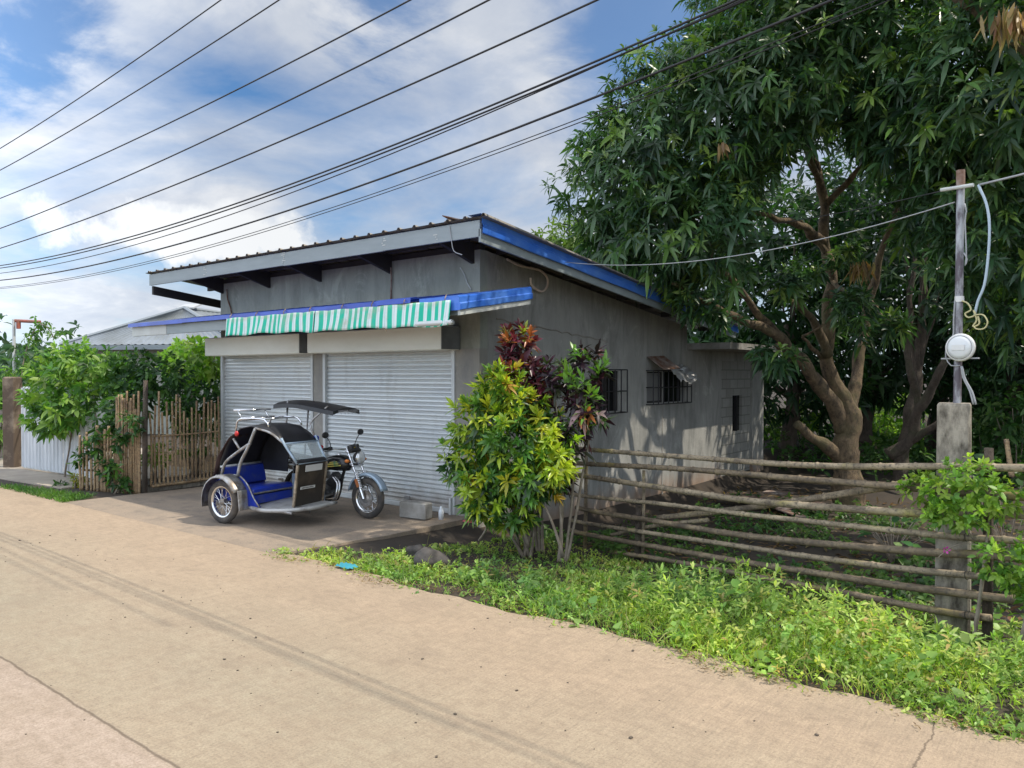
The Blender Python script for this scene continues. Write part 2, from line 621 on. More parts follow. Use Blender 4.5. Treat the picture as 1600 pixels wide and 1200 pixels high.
    # transverse broom marks + grit
    gr = noise(nt, v, 60, 4, .75)
    bump(nt, b, mixc(nt, .5, br, gr), .8, .014)
    return m


M['road'] = roadmat()
# road sheet with a slightly ragged outer edge
ex = np.concatenate([np.linspace(-300, -20, 20), np.arange(-19.5, 6, .15), np.linspace(7, 200, 12)])
ey = 5.08 + .05 * np.sin(ex * 1.7) + .035 * np.sin(ex * 5.3 + 1) + .02 * np.sin(ex * 13)
G = [[(x, -4.5, 0) for x in ex], [(x, 1.5, 0.0) for x in ex], [(x, y, 0.0) for x, y in zip(ex, ey)], [(x, y + .03, -.12) for x, y in zip(ex, ey)]]
kind(MB().grid(G).build('road', M['road']), 'structure', 'dusty tan concrete road with a long joint down its middle')
# forecourt slab, 4 mm higher than the road sheet so the two never share a plane
px = [(-12.95, 5.02), (-12.8, 7.0), (-12.75, 9.0), (-7.1, 9.0), (-7.12, 6.6), (-7.2, 6.0), (-7.28, 5.4), (-7.4, 5.0)]
fc = MB()
def fz(y):
    return .0008 + .0052 * float(smoothstep(5.0, 5.7, y))
rows_ = []
for y in (5.0, 5.2, 5.4, 5.7, 6.0, 6.4, 7.0, 8.0, 9.0):
    xl = float(np.interp(y, [5.02, 7, 9], [-12.95, -12.8, -12.75]))
    xr = float(np.interp(y, [5.0, 5.4, 6.0, 6.6, 9.0], [-7.4, -7.28, -7.2, -7.12, -7.1]))
    rows_.append([(xl, y, -.25), (xl, y, fz(y))] + [(xl + (xr - xl) * k / 24, y, fz(y)) for k in range(1, 24)] + [(xr + .02 * math.sin(y * 9), y, fz(y)), (xr + .03, y, -.25)])
fc.grid(rows_)
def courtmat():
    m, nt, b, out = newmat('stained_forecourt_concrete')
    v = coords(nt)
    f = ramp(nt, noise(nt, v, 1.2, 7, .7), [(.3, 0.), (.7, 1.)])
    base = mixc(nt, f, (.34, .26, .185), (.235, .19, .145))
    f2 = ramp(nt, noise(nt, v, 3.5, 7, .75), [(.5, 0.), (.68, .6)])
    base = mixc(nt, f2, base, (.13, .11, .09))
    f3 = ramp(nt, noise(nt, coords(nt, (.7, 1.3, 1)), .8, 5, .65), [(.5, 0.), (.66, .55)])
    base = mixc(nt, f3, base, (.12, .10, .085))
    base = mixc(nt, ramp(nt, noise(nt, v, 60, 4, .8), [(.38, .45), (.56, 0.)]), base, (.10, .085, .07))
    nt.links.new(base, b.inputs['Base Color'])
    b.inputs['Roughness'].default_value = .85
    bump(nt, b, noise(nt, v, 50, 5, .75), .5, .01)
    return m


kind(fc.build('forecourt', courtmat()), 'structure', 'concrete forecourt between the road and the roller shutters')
kind(MB().prism([(-21, 5.05, -.2), (-14.6, 5.6, -.2), (-14.6, 10, -.2), (-21, 10, -.2)], (0, 0, .203)).build('path', simple('pale_path_concrete', (.36, .31, .25), .9, 0, (.28, .24, .2), 2)), 'structure', 'pale concrete path in front of the white metal gate')

# ---- world: sun direction measured from the roof shadow
SUN = Vector((.555, .345, 1.0)).normalized()
w = bpy.data.worlds.new('World')
bpy.context.scene.world = w
w.use_nodes = True
nt = w.node_tree
nt.nodes.clear()
wo = nd(nt, 'ShaderNodeOutputWorld')
bg = nd(nt, 'ShaderNodeBackground')
SKY = 0.1
bg.inputs['Strength'].default_value = SKY
sky = nd(nt, 'ShaderNodeTexSky', sky_type='NISHITA')
sky.sun_disc = False
sky.sun_elevation = math.asin(SUN.z)
sky.sun_rotation = math.atan2(SUN.x, SUN.y)
sky.air_density = 1.0
sky.dust_density = .6
sky.ozone_density = 1.6
tc = nd(nt, 'ShaderNodeTexCoord')
sp = nd(nt, 'ShaderNodeSeparateXYZ')
nt.links.new(tc.outputs['Generated'], sp.inputs[0])
den = nd(nt, 'ShaderNodeMath', operation='ADD'); den.inputs[1].default_value = .22
mxz = nd(nt, 'ShaderNodeMath', operation='MAXIMUM'); mxz.inputs[1].default_value = 0.0
nt.links.new(sp.outputs[2], mxz.inputs[0]); nt.links.new(mxz.outputs[0], den.inputs[0])
cb = nd(nt, 'ShaderNodeCombineXYZ')
for k in (0, 1):
    dv = nd(nt, 'ShaderNodeMath', operation='DIVIDE')
    nt.links.new(sp.outputs[k], dv.inputs[0]); nt.links.new(den.outputs[0], dv.inputs[1])
    nt.links.new(dv.outputs[0], cb.inputs[k])
cb.inputs[2].default_value = 2.3
vec = cb.outputs[0]
c1 = noise(nt, vec, .95, 9, .56, .5)
c2 = noise(nt, vec, 2.7, 8, .6, .3)
cov = ramp(nt, c1, [(.30, 0.), (.52, .96)])
shade = ramp(nt, c2, [(.30, (4.5, 5.0, 6.0)), (.50, (5.7, 6.1, 6.8)), (.70, (7.9, 8.0, 8.2))])
# clear openings in the cloud high over the tree edge and over the road
nrm0 = nd(nt, 'ShaderNodeVectorMath', operation='NORMALIZE'); nt.links.new(tc.outputs['Generated'], nrm0.inputs[0])
for (gx, gy, gr) in ((1060, 30, .17), (600, -20, .08), (60, 70, .06)):
    gd = ray(gx, gy); gd = gd / np.linalg.norm(gd)
    ds0 = nd(nt, 'ShaderNodeVectorMath', operation='DISTANCE'); ds0.inputs[1].default_value = tuple(gd); nt.links.new(nrm0.outputs[0], ds0.inputs[0])
    pt0 = nd(nt, 'ShaderNodeMath', operation='MULTIPLY_ADD'); pt0.inputs[1].default_value = .34; nt.links.new(c2, pt0.inputs[0]); nt.links.new(ds0.outputs['Value'], pt0.inputs[2])
    mk0 = nd(nt, 'ShaderNodeMapRange', interpolation_type='SMOOTHSTEP'); mk0.inputs[1].default_value = gr * .45 + .15; mk0.inputs[2].default_value = gr + .19; mk0.inputs[3].default_value = .12; mk0.inputs[4].default_value = 1.0
    nt.links.new(pt0.outputs[0], mk0.inputs[0])
    ml0 = nd(nt, 'ShaderNodeMath', operation='MULTIPLY'); nt.links.new(cov, ml0.inputs[0]); nt.links.new(mk0.outputs[0], ml0.inputs[1])
    cov = ml0.outputs[0]
blue = mixc(nt, 1.0, sky.outputs[0], (.68, .98, 1.22), 'MULTIPLY')
col = mixc(nt, cov, blue, shade)
# a bank of bright cumulus low over the shop
nrm = nd(nt, 'ShaderNodeVectorMath', operation='NORMALIZE'); nt.links.new(tc.outputs['Generated'], nrm.inputs[0])
cd = ray(315, 355); cd = cd / np.linalg.norm(cd)
sub = nd(nt, 'ShaderNodeVectorMath', operation='SUBTRACT'); sub.inputs[1].default_value = tuple(cd); nt.links.new(nrm.outputs[0], sub.inputs[0])
rr = nd(nt, 'ShaderNodeVectorMath', operation='DOT_PRODUCT'); rr.inputs[1].default_value = tuple(RV); nt.links.new(sub.outputs[0], rr.inputs[0])
zz = nd(nt, 'ShaderNodeSeparateXYZ'); nt.links.new(sub.outputs[0], zz.inputs[0])
a1 = nd(nt, 'ShaderNodeMath', operation='MULTIPLY'); a1.inputs[1].default_value = 8.2; nt.links.new(rr.outputs['Value'], a1.inputs[0])
a2 = nd(nt, 'ShaderNodeMath', operation='MULTIPLY_ADD'); a2.inputs[1].default_value = 31; nt.links.new(zz.outputs[2], a2.inputs[0]); a2.inputs[2].default_value = .15
q1 = nd(nt, 'ShaderNodeCombineXYZ'); nt.links.new(a1.outputs[0], q1.inputs[0]); nt.links.new(a2.outputs[0], q1.inputs[1])
ln = nd(nt, 'ShaderNodeVectorMath', operation='LENGTH'); nt.links.new(q1.outputs[0], ln.inputs[0])
puff = noise(nt, nrm.outputs[0], 16, 7, .6)
ds = nd(nt, 'ShaderNodeMath', operation='MULTIPLY_ADD'); ds.inputs[1].default_value = -2.6; nt.links.new(puff, ds.inputs[0]); nt.links.new(ln.outputs['Value'], ds.inputs[2])
cum = nd(nt, 'ShaderNodeMapRange'); cum.inputs[1].default_value = -.12; cum.inputs[2].default_value = -.55; nt.links.new(ds.outputs[0], cum.inputs[0])
col = mixc(nt, cum.outputs[0], col, (8.3, 8.5, 8.7))
# sky behind the camera scaled up, added fill for the shaded shop front
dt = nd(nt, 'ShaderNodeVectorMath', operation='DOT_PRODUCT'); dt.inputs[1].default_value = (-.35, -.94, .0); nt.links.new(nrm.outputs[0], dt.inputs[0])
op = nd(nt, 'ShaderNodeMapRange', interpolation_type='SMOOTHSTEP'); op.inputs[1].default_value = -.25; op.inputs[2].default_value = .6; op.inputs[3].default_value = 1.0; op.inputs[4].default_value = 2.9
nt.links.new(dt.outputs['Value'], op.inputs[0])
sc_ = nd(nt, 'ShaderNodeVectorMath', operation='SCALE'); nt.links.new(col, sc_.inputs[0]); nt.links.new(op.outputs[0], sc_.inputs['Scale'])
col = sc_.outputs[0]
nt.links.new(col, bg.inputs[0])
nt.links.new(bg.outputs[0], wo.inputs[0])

sl = bpy.data.lights.new('sun', 'SUN')
sl.energy = 4.5
sl.angle = R(.55)
sl.color = (1.0, .92, .79)
so = bpy.data.objects.new('sun', sl)
C.objects.link(so)
so.rotation_euler = SUN.to_track_quat('Z', 'Y').to_euler()
so.location = (10, 6, 20)

# ---- camera
cam = bpy.data.cameras.new('camera')
cam.sensor_width = 36
cam.lens = FOC / 1600 * 36
cam.clip_end = 2000
co = bpy.data.objects.new('camera', cam)
C.objects.link(co)
Mx = Matrix((tuple(RV), tuple(UPV), tuple(-FW))).transposed().to_4x4()
Mx.translation = Vector(CAM)
co.matrix_world = Mx
bpy.context.scene.camera = co
vs = bpy.context.scene.view_settings
vs.view_transform = 'Standard'
vs.look = 'None'
vs.exposure = 0.13
vs.gamma = 1.0

# ================================================================== THE SHOP
def plaster(name, c1, c2, c3, splash=None):
    m, nt, b, out = newmat(name)
    v = coords(nt)
    f = ramp(nt, noise(nt, v, .9, 7, .62, .4), [(.34, 0.), (.66, 1.)])
    base = mixc(nt, f, c1, c2)
    s = ramp(nt, noise(nt, coords(nt, (2.2, 2.2, .5)), 1.6, 7, .72, .8), [(.46, 0.), (.68, .75)])
    base = mixc(nt, s, base, c3)
    p = ramp(nt, noise(nt, coords(nt, (1, 1, .7)), 1.3, 7, .75, 1.0), [(.56, 0.), (.66, .30)])
    base = mixc(nt, p, base, tuple(min(1, x * 1.7) for x in c2))
    if splash:
        sx = nd(nt, 'ShaderNodeSeparateXYZ'); nt.links.new(v, sx.inputs[0])
        ad = nd(nt, 'ShaderNodeMath', operation='MULTIPLY_ADD'); ad.inputs[1].default_value = -.7
        nt.links.new(noise(nt, coords(nt, (2, 2, .5)), 2, 5), ad.inputs[0]); nt.links.new(sx.outputs[2], ad.inputs[2])
        mr = nd(nt, 'ShaderNodeMapRange'); mr.inputs[1].default_value = -.25; mr.inputs[2].default_value = -.75; mr.inputs[4].default_value = .85
        nt.links.new(ad.outputs[0], mr.inputs[0])
        base = mixc(nt, mr.outputs[0], base, splash)
    nt.links.new(base, b.inputs['Base Color'])
    b.inputs['Roughness'].default_value = .92
    bump(nt, b, noise(nt, v, 9, 9, .75), .5, .02)
    return m


M['plaster_front'] = plaster('front_plaster', (.265, .28, .24), (.345, .355, .305), (.19, .205, .175))
M['plaster_side'] = plaster('side_plaster', (.25, .25, .232), (.355, .35, .325), (.155, .157, .147), (.27, .155, .085))
M['plaster_pillar'] = plaster('pillar_plaster', (.25, .24, .22), (.33, .31, .27), (.20, .20, .20))


def blockmat():
    m, nt, b, out = newmat('hollow_block_wall')
    v = coords(nt)
    sx = nd(nt, 'ShaderNodeSeparateXYZ'); nt.links.new(v, sx.inputs[0])
    cbn = nd(nt, 'ShaderNodeCombineXYZ'); nt.links.new(sx.outputs[1], cbn.inputs[0]); nt.links.new(sx.outputs[2], cbn.inputs[1])
    bk = nd(nt, 'ShaderNodeTexBrick')
    bk.inputs['Scale'].default_value = 1.0
    bk.inputs['Brick Width'].default_value = .42
    bk.inputs['Row Height'].default_value = .21
    bk.inputs['Mortar Size'].default_value = .012
    bk.inputs['Color1'].default_value = c4((.30, .30, .275)); bk.inputs['Color2'].default_value = c4((.24, .24, .22)); bk.inputs['Mortar'].default_value = c4((.15, .15, .135))
    nt.links.new(cbn.outputs[0], bk.inputs['Vector'])
    f = ramp(nt, noise(nt, v, 3, 6, .7), [(.4, 0.), (.7, .5)])
    nt.links.new(mixc(nt, f, bk.outputs[0], (.19, .18, .16)), b.inputs['Base Color'])
    b.inputs['Roughness'].default_value = .95
    bump(nt, b, noise(nt, v, 40, 4), .5, .01)
    return m


M['block'] = blockmat()
M['roof_sheet'] = simple('aged_roof_sheet', (.25, .235, .215), .5, .35, (.17, .14, .11), 3, stretch=(3, .5, 1))
M['roof_blue'] = simple('blue_flashing', (.035, .14, .56), .33, .1, (.10, .24, .62), 2.6, stretch=(1, 1, 2), lo=.38, hi=.75, bmp=.25, bscale=6)
M['blue_dark'] = simple('blue_roof_sheet', (.025, .075, .42), .35, .1, (.02, .05, .30), 2)
M['box_cream'] = simple('cream_painted_box', (.84, .85, .77), .6, 0, (.74, .745, .66), 1.1, stretch=(1, 1, 2.5), lo=.4, hi=.75)
M['dark_open'] = simple('dark_interior', (.008, .008, .008), .8)
M['dark_glass'] = simple('dark_window_pane', (.012, .013, .014), .12)


def shuttermat():
    m, nt, b, out = newmat('roller_slats')
    v = coords(nt, (1, 1, 3))
    f = ramp(nt, noise(nt, v, .8, 6, .6), [(.36, 0.), (.68, 1.)])
    base = mixc(nt, f, (.60, .635, .65), (.69, .71, .695))
    d = ramp(nt, noise(nt, coords(nt, (1, 1, .3)), 3.0, 6, .7), [(.56, 0.), (.75, .4)])
    base = mixc(nt, d, base, (.33, .32, .29))
    sl2 = ramp(nt, noise(nt, coords(nt, (.12, .12, 15.1)), 1.0, 1, .5), [(.35, 0.), (.65, .38)])
    base = mixc(nt, sl2, base, (.44, .455, .46))
    sx = nd(nt, 'ShaderNodeSeparateXYZ'); nt.links.new(coords(nt), sx.inputs[0])
    ad = nd(nt, 'ShaderNodeMath', operation='MULTIPLY_ADD'); ad.inputs[1].default_value = -.5
    nt.links.new(noise(nt, coords(nt, (1.5, 1, 1)), 3, 6, .7), ad.inputs[0]); nt.links.new(sx.outputs[2], ad.inputs[2])
    mr = nd(nt, 'ShaderNodeMapRange'); mr.inputs[1].default_value = .10; mr.inputs[2].default_value = -.22; mr.inputs[4].default_value = .8
    nt.links.new(ad.outputs[0], mr.inputs[0])
    base = mixc(nt, mr.outputs[0], base, (.26, .21, .16))
    ru = ramp(nt, noise(nt, coords(nt, (1, 1, .5)), 7, 5, .7), [(.66, 0.), (.74, .5)])
    base = mixc(nt, ru, base, (.28, .20, .14))
    nt.links.new(base, b.inputs['Base Color'])
    b.inputs['Roughness'].default_value = .36
    b.inputs['Metallic'].default_value = .25
    return m


M['shutter'] = shuttermat()
M['rail_white'] = simple('pale_guide_rail', (.52, .54, .54), .45, .2)

SB = (-6.95, 8.0, 0.0)
shop = thing('shop_building', 'unfinished grey concrete shop with two roller shutters, blue roof edging and a lean-to canopy', 'building', SB)
SHEET = lambda y: 3.93 - .12 * (y - 7.2)      # underside of the roof sheet
WT = lambda y: SHEET(y) - .10                 # top of the walls

fw = MB()
fw.box(-13.5, -6.95, 8.0, 8.16, 2.36, 3.72)
fw.build('front_wall', M['plaster_front'], shop)
pb = MB()
pb.box(-7.40, -6.95, 7.985, 8.16, -.75, 2.36)
pb.build('pillar', M['plaster_pillar'], shop)
pb = MB().box(-10.63, -10.36, 7.985, 8.16, -.1, 2.36)
pb.build('pillar', M['plaster_pillar'], shop)
pb = MB().box(-13.5, -13.45, 7.985, 8.16, -.1, 2.36)
pb.build('pillar', M['plaster_pillar'], shop)

sw = MB()


def slice_(y0, y1, z0, zt0, zt1, x0=-7.10, x1=-6.95, mb=None):
    (mb or sw).prism([(x0, y0, z0), (x0, y1, z0), (x0, y1, zt1), (x0, y0, zt0)], (x1 - x0, 0, 0))


W1 = (10.95, 11.72, 1.36, 2.06)
W2 = (12.72, 14.28, 1.46, 2.05)
slice_(8.16, W1[0], -.8, WT(8.16), WT(W1[0]))
for wdw in (W1, W2):
    slice_(wdw[0], wdw[1], -.8, wdw[2], wdw[2])
    slice_(wdw[0], wdw[1], wdw[3], WT(wdw[0]), WT(wdw[1]))
slice_(W1[1], W2[0], -.8, WT(W1[1]), WT(W2[0]))
slice_(W2[1], 14.4, -.8, WT(W2[1]), WT(14.4))
# plaster repair ridge half way up and a raised joint
sw.build('side_wall', M['plaster_side'], shop)
rd = MB()
rp = [(-6.945, 8.35 + .09 * i, 2.79 - .012 * i * .55 + .012 * math.sin(i * 1.7) + .008 * math.sin(i * 4.1)) for i in range(34)]
rd.tube(rp, .012, 5)
rd.build('plaster_seam', M['plaster_pillar'], shop)
MB().box(-6.952, -6.938, 13.32, 13.35, -.5, 2.6).build('plaster_seam', M['plaster_pillar'], shop)
bw = MB()
bw.box(-13.5, -13.35, 8.16, 14.25, -.1, 2.9)
bw.box(-13.5, -7.10, 14.25, 14.4, -.8, 2.9)
bw.build('rear_wall', M['plaster_front'], shop)
ins = MB()
ins.box(-7.9, -7.85, 8.2, 14.2, -.5, 2.9)
ins.build('dark_interior_sheet', M['dark_open'], shop)  # near-black sheet stands in for the unlit room behind the windows
# lower rear room
ew = MB()
ES = (16.75, 17.3, .70, 1.52)
slice_(14.4, 16.1, -.95, 2.5, 2.5, mb=ew)
slice_(17.78, 18.35, -.95, 2.5, 2.5, x1=-6.90, mb=ew)
ew.box(-11.5, -6.9, 18.35, 18.5, -.95, 2.5)
ew.build('rear_room_wall', M['plaster_side'], shop)
eb = MB()
slice_(16.1, ES[0], -.95, 2.3, 2.3, x1=-6.965, mb=eb)
slice_(ES[1], 17.78, -.95, 2.3, 2.3, x1=-6.965, mb=eb)
slice_(ES[0], ES[1], -.95, ES[2], ES[2], x1=-6.965, mb=eb)
slice_(ES[0], ES[1], ES[3], 2.3, 2.3, x1=-6.965, mb=eb)
eb.build('block_infill', M['block'], shop)
MB().box(-7.10, -6.95, 16.1, 17.78, 2.3, 2.5).build('lintel', M['plaster_side'], shop)
MB().box(-11.5, -6.05, 14.42, 18.7, 2.503, 2.63).build('rear_room_slab', M['concrete'], shop)
sl_ = MB()
sl_.box(-7.05, -7.03, ES[0], ES[1], ES[2], ES[3])
sw_o = sl_.build('window', M['dark_glass'], shop)
MB().box(-7.03, -6.975, (ES[0] + ES[1]) / 2 - .02, (ES[0] + ES[1]) / 2 + .02, ES[2], ES[3]).build('mullion', M['steel_dark'], sw_o)


def grille(y0, y1, z0, z1, nv, part):
    g = MB()
    x = -6.80
    for yy in np.linspace(y0, y1, nv):
        g.tube([(x, yy, z0), (x, yy, z1)], .011, 6)
    for zz in (z0, (z0 + z1) / 2, z1):
        g.tube([(x, y0, zz), (x, y1, zz)], .012, 6)
        for yy in (y0, y1):
            g.tube([(x, yy, zz), (-6.955, yy, zz)], .012, 6)
    return g.build('grille', M['steel_dark'], part)


w1 = MB().box(-7.06, -7.04, W1[0], W1[1], W1[2], W1[3]).build('window', M['dark_glass'], shop)
fr = MB()
for a in ((W1[0], W1[0] + .05, W1[2], W1[3]), (W1[1] - .05, W1[1], W1[2], W1[3]), ((W1[0] + W1[1]) / 2 - .02, (W1[0] + W1[1]) / 2 + .02, W1[2], W1[3])):
    fr.box(-7.04, -6.98, *a)
fr.build('frame', M['wood_dark'], w1)
grille(W1[0] - .02, W1[1] + .03, W1[2] - .02, W1[3] + .02, 5, w1)
w2 = MB().box(-7.06, -7.04, W2[0], W2[1], W2[2], W2[3]).build('window', M['dark_glass'], shop)
w2['label'] = 'barred window under a rusty scrap and crumpled foil'
fr = MB()
fr.box(-7.04, -6.98, W2[0], W2[0] + .06, W2[2], W2[3])
fr.box(-7.035, -6.99, W2[0] + .06, W2[0] + .62, W2[2], W2[2] + .04)
fr.box(-7.04, -6.98, W2[0] + .62, W2[0] + .7, W2[2], W2[3])
fr.build('frame', M['wood_dark'], w2)
MB().box(-7.03, -7.0, W2[0] + .06, W2[0] + .62, W2[2] + .04, W2[3] - .02).build('shutter_panel', simple('grey_window_board', (.16, .16, .155), .8), w2)
g2 = grille(W2[0] - .02, W2[1] + .02, W2[2] - .02, W2[3] + .02, 9, w2)

# ---- main roof
rf = MB()
xs_, zs_ = [], []
x = -14.68
while x < -6.22:
    for dx, dz in ((0, 0), (.10, 0), (.118, .028), (.152, .028), (.17, 0)):
        xs_.append(x + dx); zs_.append(dz)
    x += .30
xs_.append(-6.20); zs_.append(0)
Gt = [[(a, y, SHEET(y) + .004 + c + random.uniform(-.002, .002)) for a, c in zip(xs_, zs_)] for y in np.linspace(7.13, 15.15, 9)]
rf.grid(Gt)
rf.grid([[(a, y, z - .006) for a, y, z in row] for row in reversed(Gt)])
roof = rf.build('roof', M['roof_sheet'], shop)
fb = MB()
for x0, x1, dz in ((-14.6, -12.6, 0), (-12.597, -10.3, .004), (-10.297, -8.0, -.003), (-7.997, -6.235, .002)):
    fb.box(x0, x1, 7.17, 7.21, 3.70 + dz, 3.905 + dz * .3)
fb.build('fascia', M['grey_fascia'], roof)
for xx, n in ((-12.6, 5), (-10.3, 6), (-8.0, 5), (-7.0, 3)):
    for k in range(n):
        MB().box(xx - .012 + random.uniform(-.05, .05), xx + .012 + random.uniform(-.05, .05) + .02, 7.166, 7.169, 3.74 + k * .03, 3.752 + k * .03).build('filler_patch', M['white_beam'], roof)


def sloped(x0, x1, y0, y1, t0, t1, b0=None, b1=None):
    b0 = t0 if b0 is None else b0
    return [(x0, y0, SHEET(y0) - b0), (x0, y1, SHEET(y1) - b1), (x0, y1, SHEET(y1) - t1), (x0, y0, SHEET(y0) - t0)], (x1 - x0, 0, 0)


bb = MB()
pl, ve = sloped(-6.25, -6.215, 7.17, 15.1, .14, .10, .30, .24)
bb.prism(pl, ve)
bb.build('barge_board', M['grey_fascia'], roof)
bf = MB()
prof = [(-6.42, .045), (-6.205, .045), (-6.190, .030), (-6.190, -.075), (-6.176, -.085), (-6.176, -.185), (-6.186, -.195)]
yy_ = np.linspace(7.16, 15.14, 17)
bf.grid([[(a, y, SHEET(y) + (c if c > 0 else c * (1 - .3 * (y - 7.2) / 8)) + .004 * math.sin(i * 2.1 + j)) for j, (a, c) in enumerate(prof)] for i, y in enumerate(yy_)])
bf.build('ridge_flashing', M['roof_blue'], roof, smooth=False)
lb = MB()
pl, ve = sloped(-14.58, -14.52, 7.21, 15.0, .24, .24, .40, .38)
lb.prism(pl, ve)
lb.build('barge_board', M['wood_dark'], roof)
for xx in (-13.42, -11.9, -10.45, -8.75, -7.08):
    rb = MB().prism([(xx - .03, 7.21, SHEET(7.21) - .02), (xx - .03, 7.21, SHEET(7.21) - .16), (xx - .03, 8.0, SHEET(8.0) - .30), (xx - .03, 8.0, SHEET(8.0) - .02)], (.06, 0, 0))
    rb.build('rafter_bracket', M['wood_dark'], roof)
for y in np.arange(7.55, 15.1, .82):
    z = SHEET(y)
    MB().box(-14.58, -13.5, y - .025, y + .025, z - .10, z - .012).build('purlin', M['wood_dark'], roof)
    MB().box(-6.95, -6.25, y - .025, y + .025, z - .10, z - .012).build('purlin', M['wood_dark'], roof)
for y in (7.42, 7.78):
    MB().box(-13.5, -6.95, y - .02, y + .02, SHEET(y) - .06, SHEET(y) - .012).build('purlin', M['wood_dark'], roof)
MB().box(-13.4, -6.96, 8.0, 8.12, 3.722, 3.80).build('wall_plate', M['wood_dark'], roof)

# ---- roller shutters
def shutter(x0, x1):
    o = MB()
    prof = []
    z = 0.06
    while z < 2.36:
        prof += [(8.035, z), (8.020, z + .010), (8.012, z + .026), (8.015, z + .044), (8.030, z + .060)]
        z += .066
    o.grid([[(x0, y, z) for y, z in prof], [(x1, y, z) for y, z in prof]])
    s = o.build('roller_shutter', M['shutter'], shop)
    for xa in (x0 - .03, x1 - .03):
        MB().box(xa, xa + .06, 7.965, 8.04, .01, 2.36).build('guide_rail', M['rail_white'], s)
    MB().obox(((x0 + x1) / 2, 8.005, .045), (x1 - x0 - .07, .05, .075), None, .012).build('bottom_bar', M['rail_white'], s)
    for q in (.33, .67):
        MB().obox((x0 + (x1 - x0) * q, 7.985, .16), (.11, .03, .045), None, .006).build('lock_plate', M['galv'], s)
    return s


shutter(-13.42, -10.66)
shutter(-10.33, -7.43)


M['grey_plate'] = simple('grey_box_end', (.17, .175, .17), .8, 0, (.12, .125, .12), 4)


def hbox(x0, x1):
    b = MB().obox(((x0 + x1) / 2, 7.79, 2.505), (x1 - x0, .385, .33), None, .012)
    o_ = b.build('shutter_box', M['box_cream'], shop)
    MB().obox((x1 + .004, 7.79, 2.505), (.012, .37, .315)).build('end_plate', M['grey_plate'], o_)  # dark grey plate covers the right end of each cream box
    return o_


hbox(-13.37, -10.50)
hbox(-10.28, -7.31)

# ---- canopy over the shutters
CZ = lambda y: 2.905 + (y - 6.69) * .165
cs = MB()
xs_, zs_ = [], []
x = -14.33
while x < -6.3:
    for dx, dz in ((0, 0), (.10, 0), (.118, .022), (.152, .022), (.17, 0)):
        xs_.append(x + dx); zs_.append(dz)
    x += .30
Gt = [[(a, y, CZ(y) + c) for a, c in zip(xs_, zs_)] for y in (6.66, 7.1, 7.6, 8.0)]
cs.grid(Gt)
cs.grid([[(a, y, z - .005) for a, y, z in row] for row in reversed(Gt)])
cano = cs.build('canopy', M['blue_dark'], shop)
ct = MB()
for k, (x0, x1) in enumerate(((-14.34, -12.4), (-12.42, -10.2), (-10.22, -8.3), (-8.32, -7.5), (-7.52, -6.9))):
    dz = (.0, .006, .003, .008, .02)[k]
    ct.grid([[(x0, 6.90, CZ(6.9) + .03 + dz), (x1, 6.90, CZ(6.9) + .03 + dz)], [(x0, 6.645 - k * .002, CZ(6.645) + .028 + dz), (x1, 6.645 - k * .002, CZ(6.645) + .028 + dz)], [(x0, 6.64 - k * .002, CZ(6.64) - .035 + dz), (x1, 6.64 - k * .002, CZ(6.64) - .035 + dz)]])
ct.build('edge_trim', M['blue_dark'], cano)
ce = MB()
prof = [(-6.75, .02), (-6.12, .025), (-6.09, .01), (-6.085, -.055), (-6.07, -.068), (-6.07, -.135), (-6.08, -.145)]
ce.grid([[(a, y, CZ(y) + c + .003 * math.sin(i * 3 + j)) for j, (a, c) in enumerate(prof)] for i, y in enumerate((6.64, 6.9, 7.2, 7.5, 7.8, 8.04))])
ce.grid([[(a, 6.638, CZ(6.64) + c) for a, c in prof[1:]], [(-6.75 + .0 * a, 6.64, CZ(6.64) - .0 + c) for a, c in prof[1:]]])
ce.build('end_flashing', M['roof_blue'], cano)
eb_ = MB()
eb_.prism([(-6.13, 6.66, CZ(6.66) - .205), (-6.13, 8.02, CZ(8.02) - .205), (-6.13, 8.02, CZ(8.02) - .12), (-6.13, 6.66, CZ(6.66) - .12)], (.04, 0, 0))
eb_.build('end_board', M['white_beam'], cano)
MB().box(-14.30, -13.05, 6.70, 6.76, 2.70, 2.868).build('front_beam', M['white_beam'], cano)
MB().box(-13.047, -6.14, 6.705, 6.765, 2.705, 2.868).build('front_beam', M['grey_fascia'], cano)
for xx in (-14.2, -12.2, -10.4, -8.6, -7.1, -6.3):
    MB().prism([(xx, 6.77, 2.72), (xx, 7.998, 2.92), (xx, 7.998, CZ(8.0) - .02), (xx, 6.77, CZ(6.77) - .02)], (.04, 0, 0)).build('bracket', M['wood_dark'], cano)

# ---- conduits and loose cable on the walls
cn = MB()
cn.tube(smoothpts([(-8.72, 7.975, 3.62), (-8.70, 7.97, 3.45), (-8.715, 7.975, 3.3), (-8.71, 7.97, 3.12)], .06), .014, 6)
cn.build('conduit', M['rust'], shop)
MB().tube(smoothpts([(-13.25, 7.975, 3.6), (-13.2, 7.97, 3.4), (-13.12, 7.975, 3.25), (-13.08, 7.97, 3.13)], .06), .014, 6).build('conduit', M['rust'], shop)
lp = [on_plane(px_, py_, (1, 0, 0), (-6.86, 0, 0)) for px_, py_ in ((792, 405), (812, 415), (835, 420), (846, 424), (855, 434), (855, 447), (848, 455), (838, 452), (830, 444), (829, 434))]
cl = MB().tube(smoothpts(lp, .03), .017, 7)
cl.build('cable_loop', simple('flexible_conduit', (.58, .47, .40), .6), shop)
MB().tube(smoothpts([on_plane(a, b_, (0, 1, 0), (0, 7.98, 0)) for a, b_ in ((719, 418), (725, 428), (730, 442), (736, 452))], .05), .008, 5).build('loose_wire', M['white_beam'], shop)
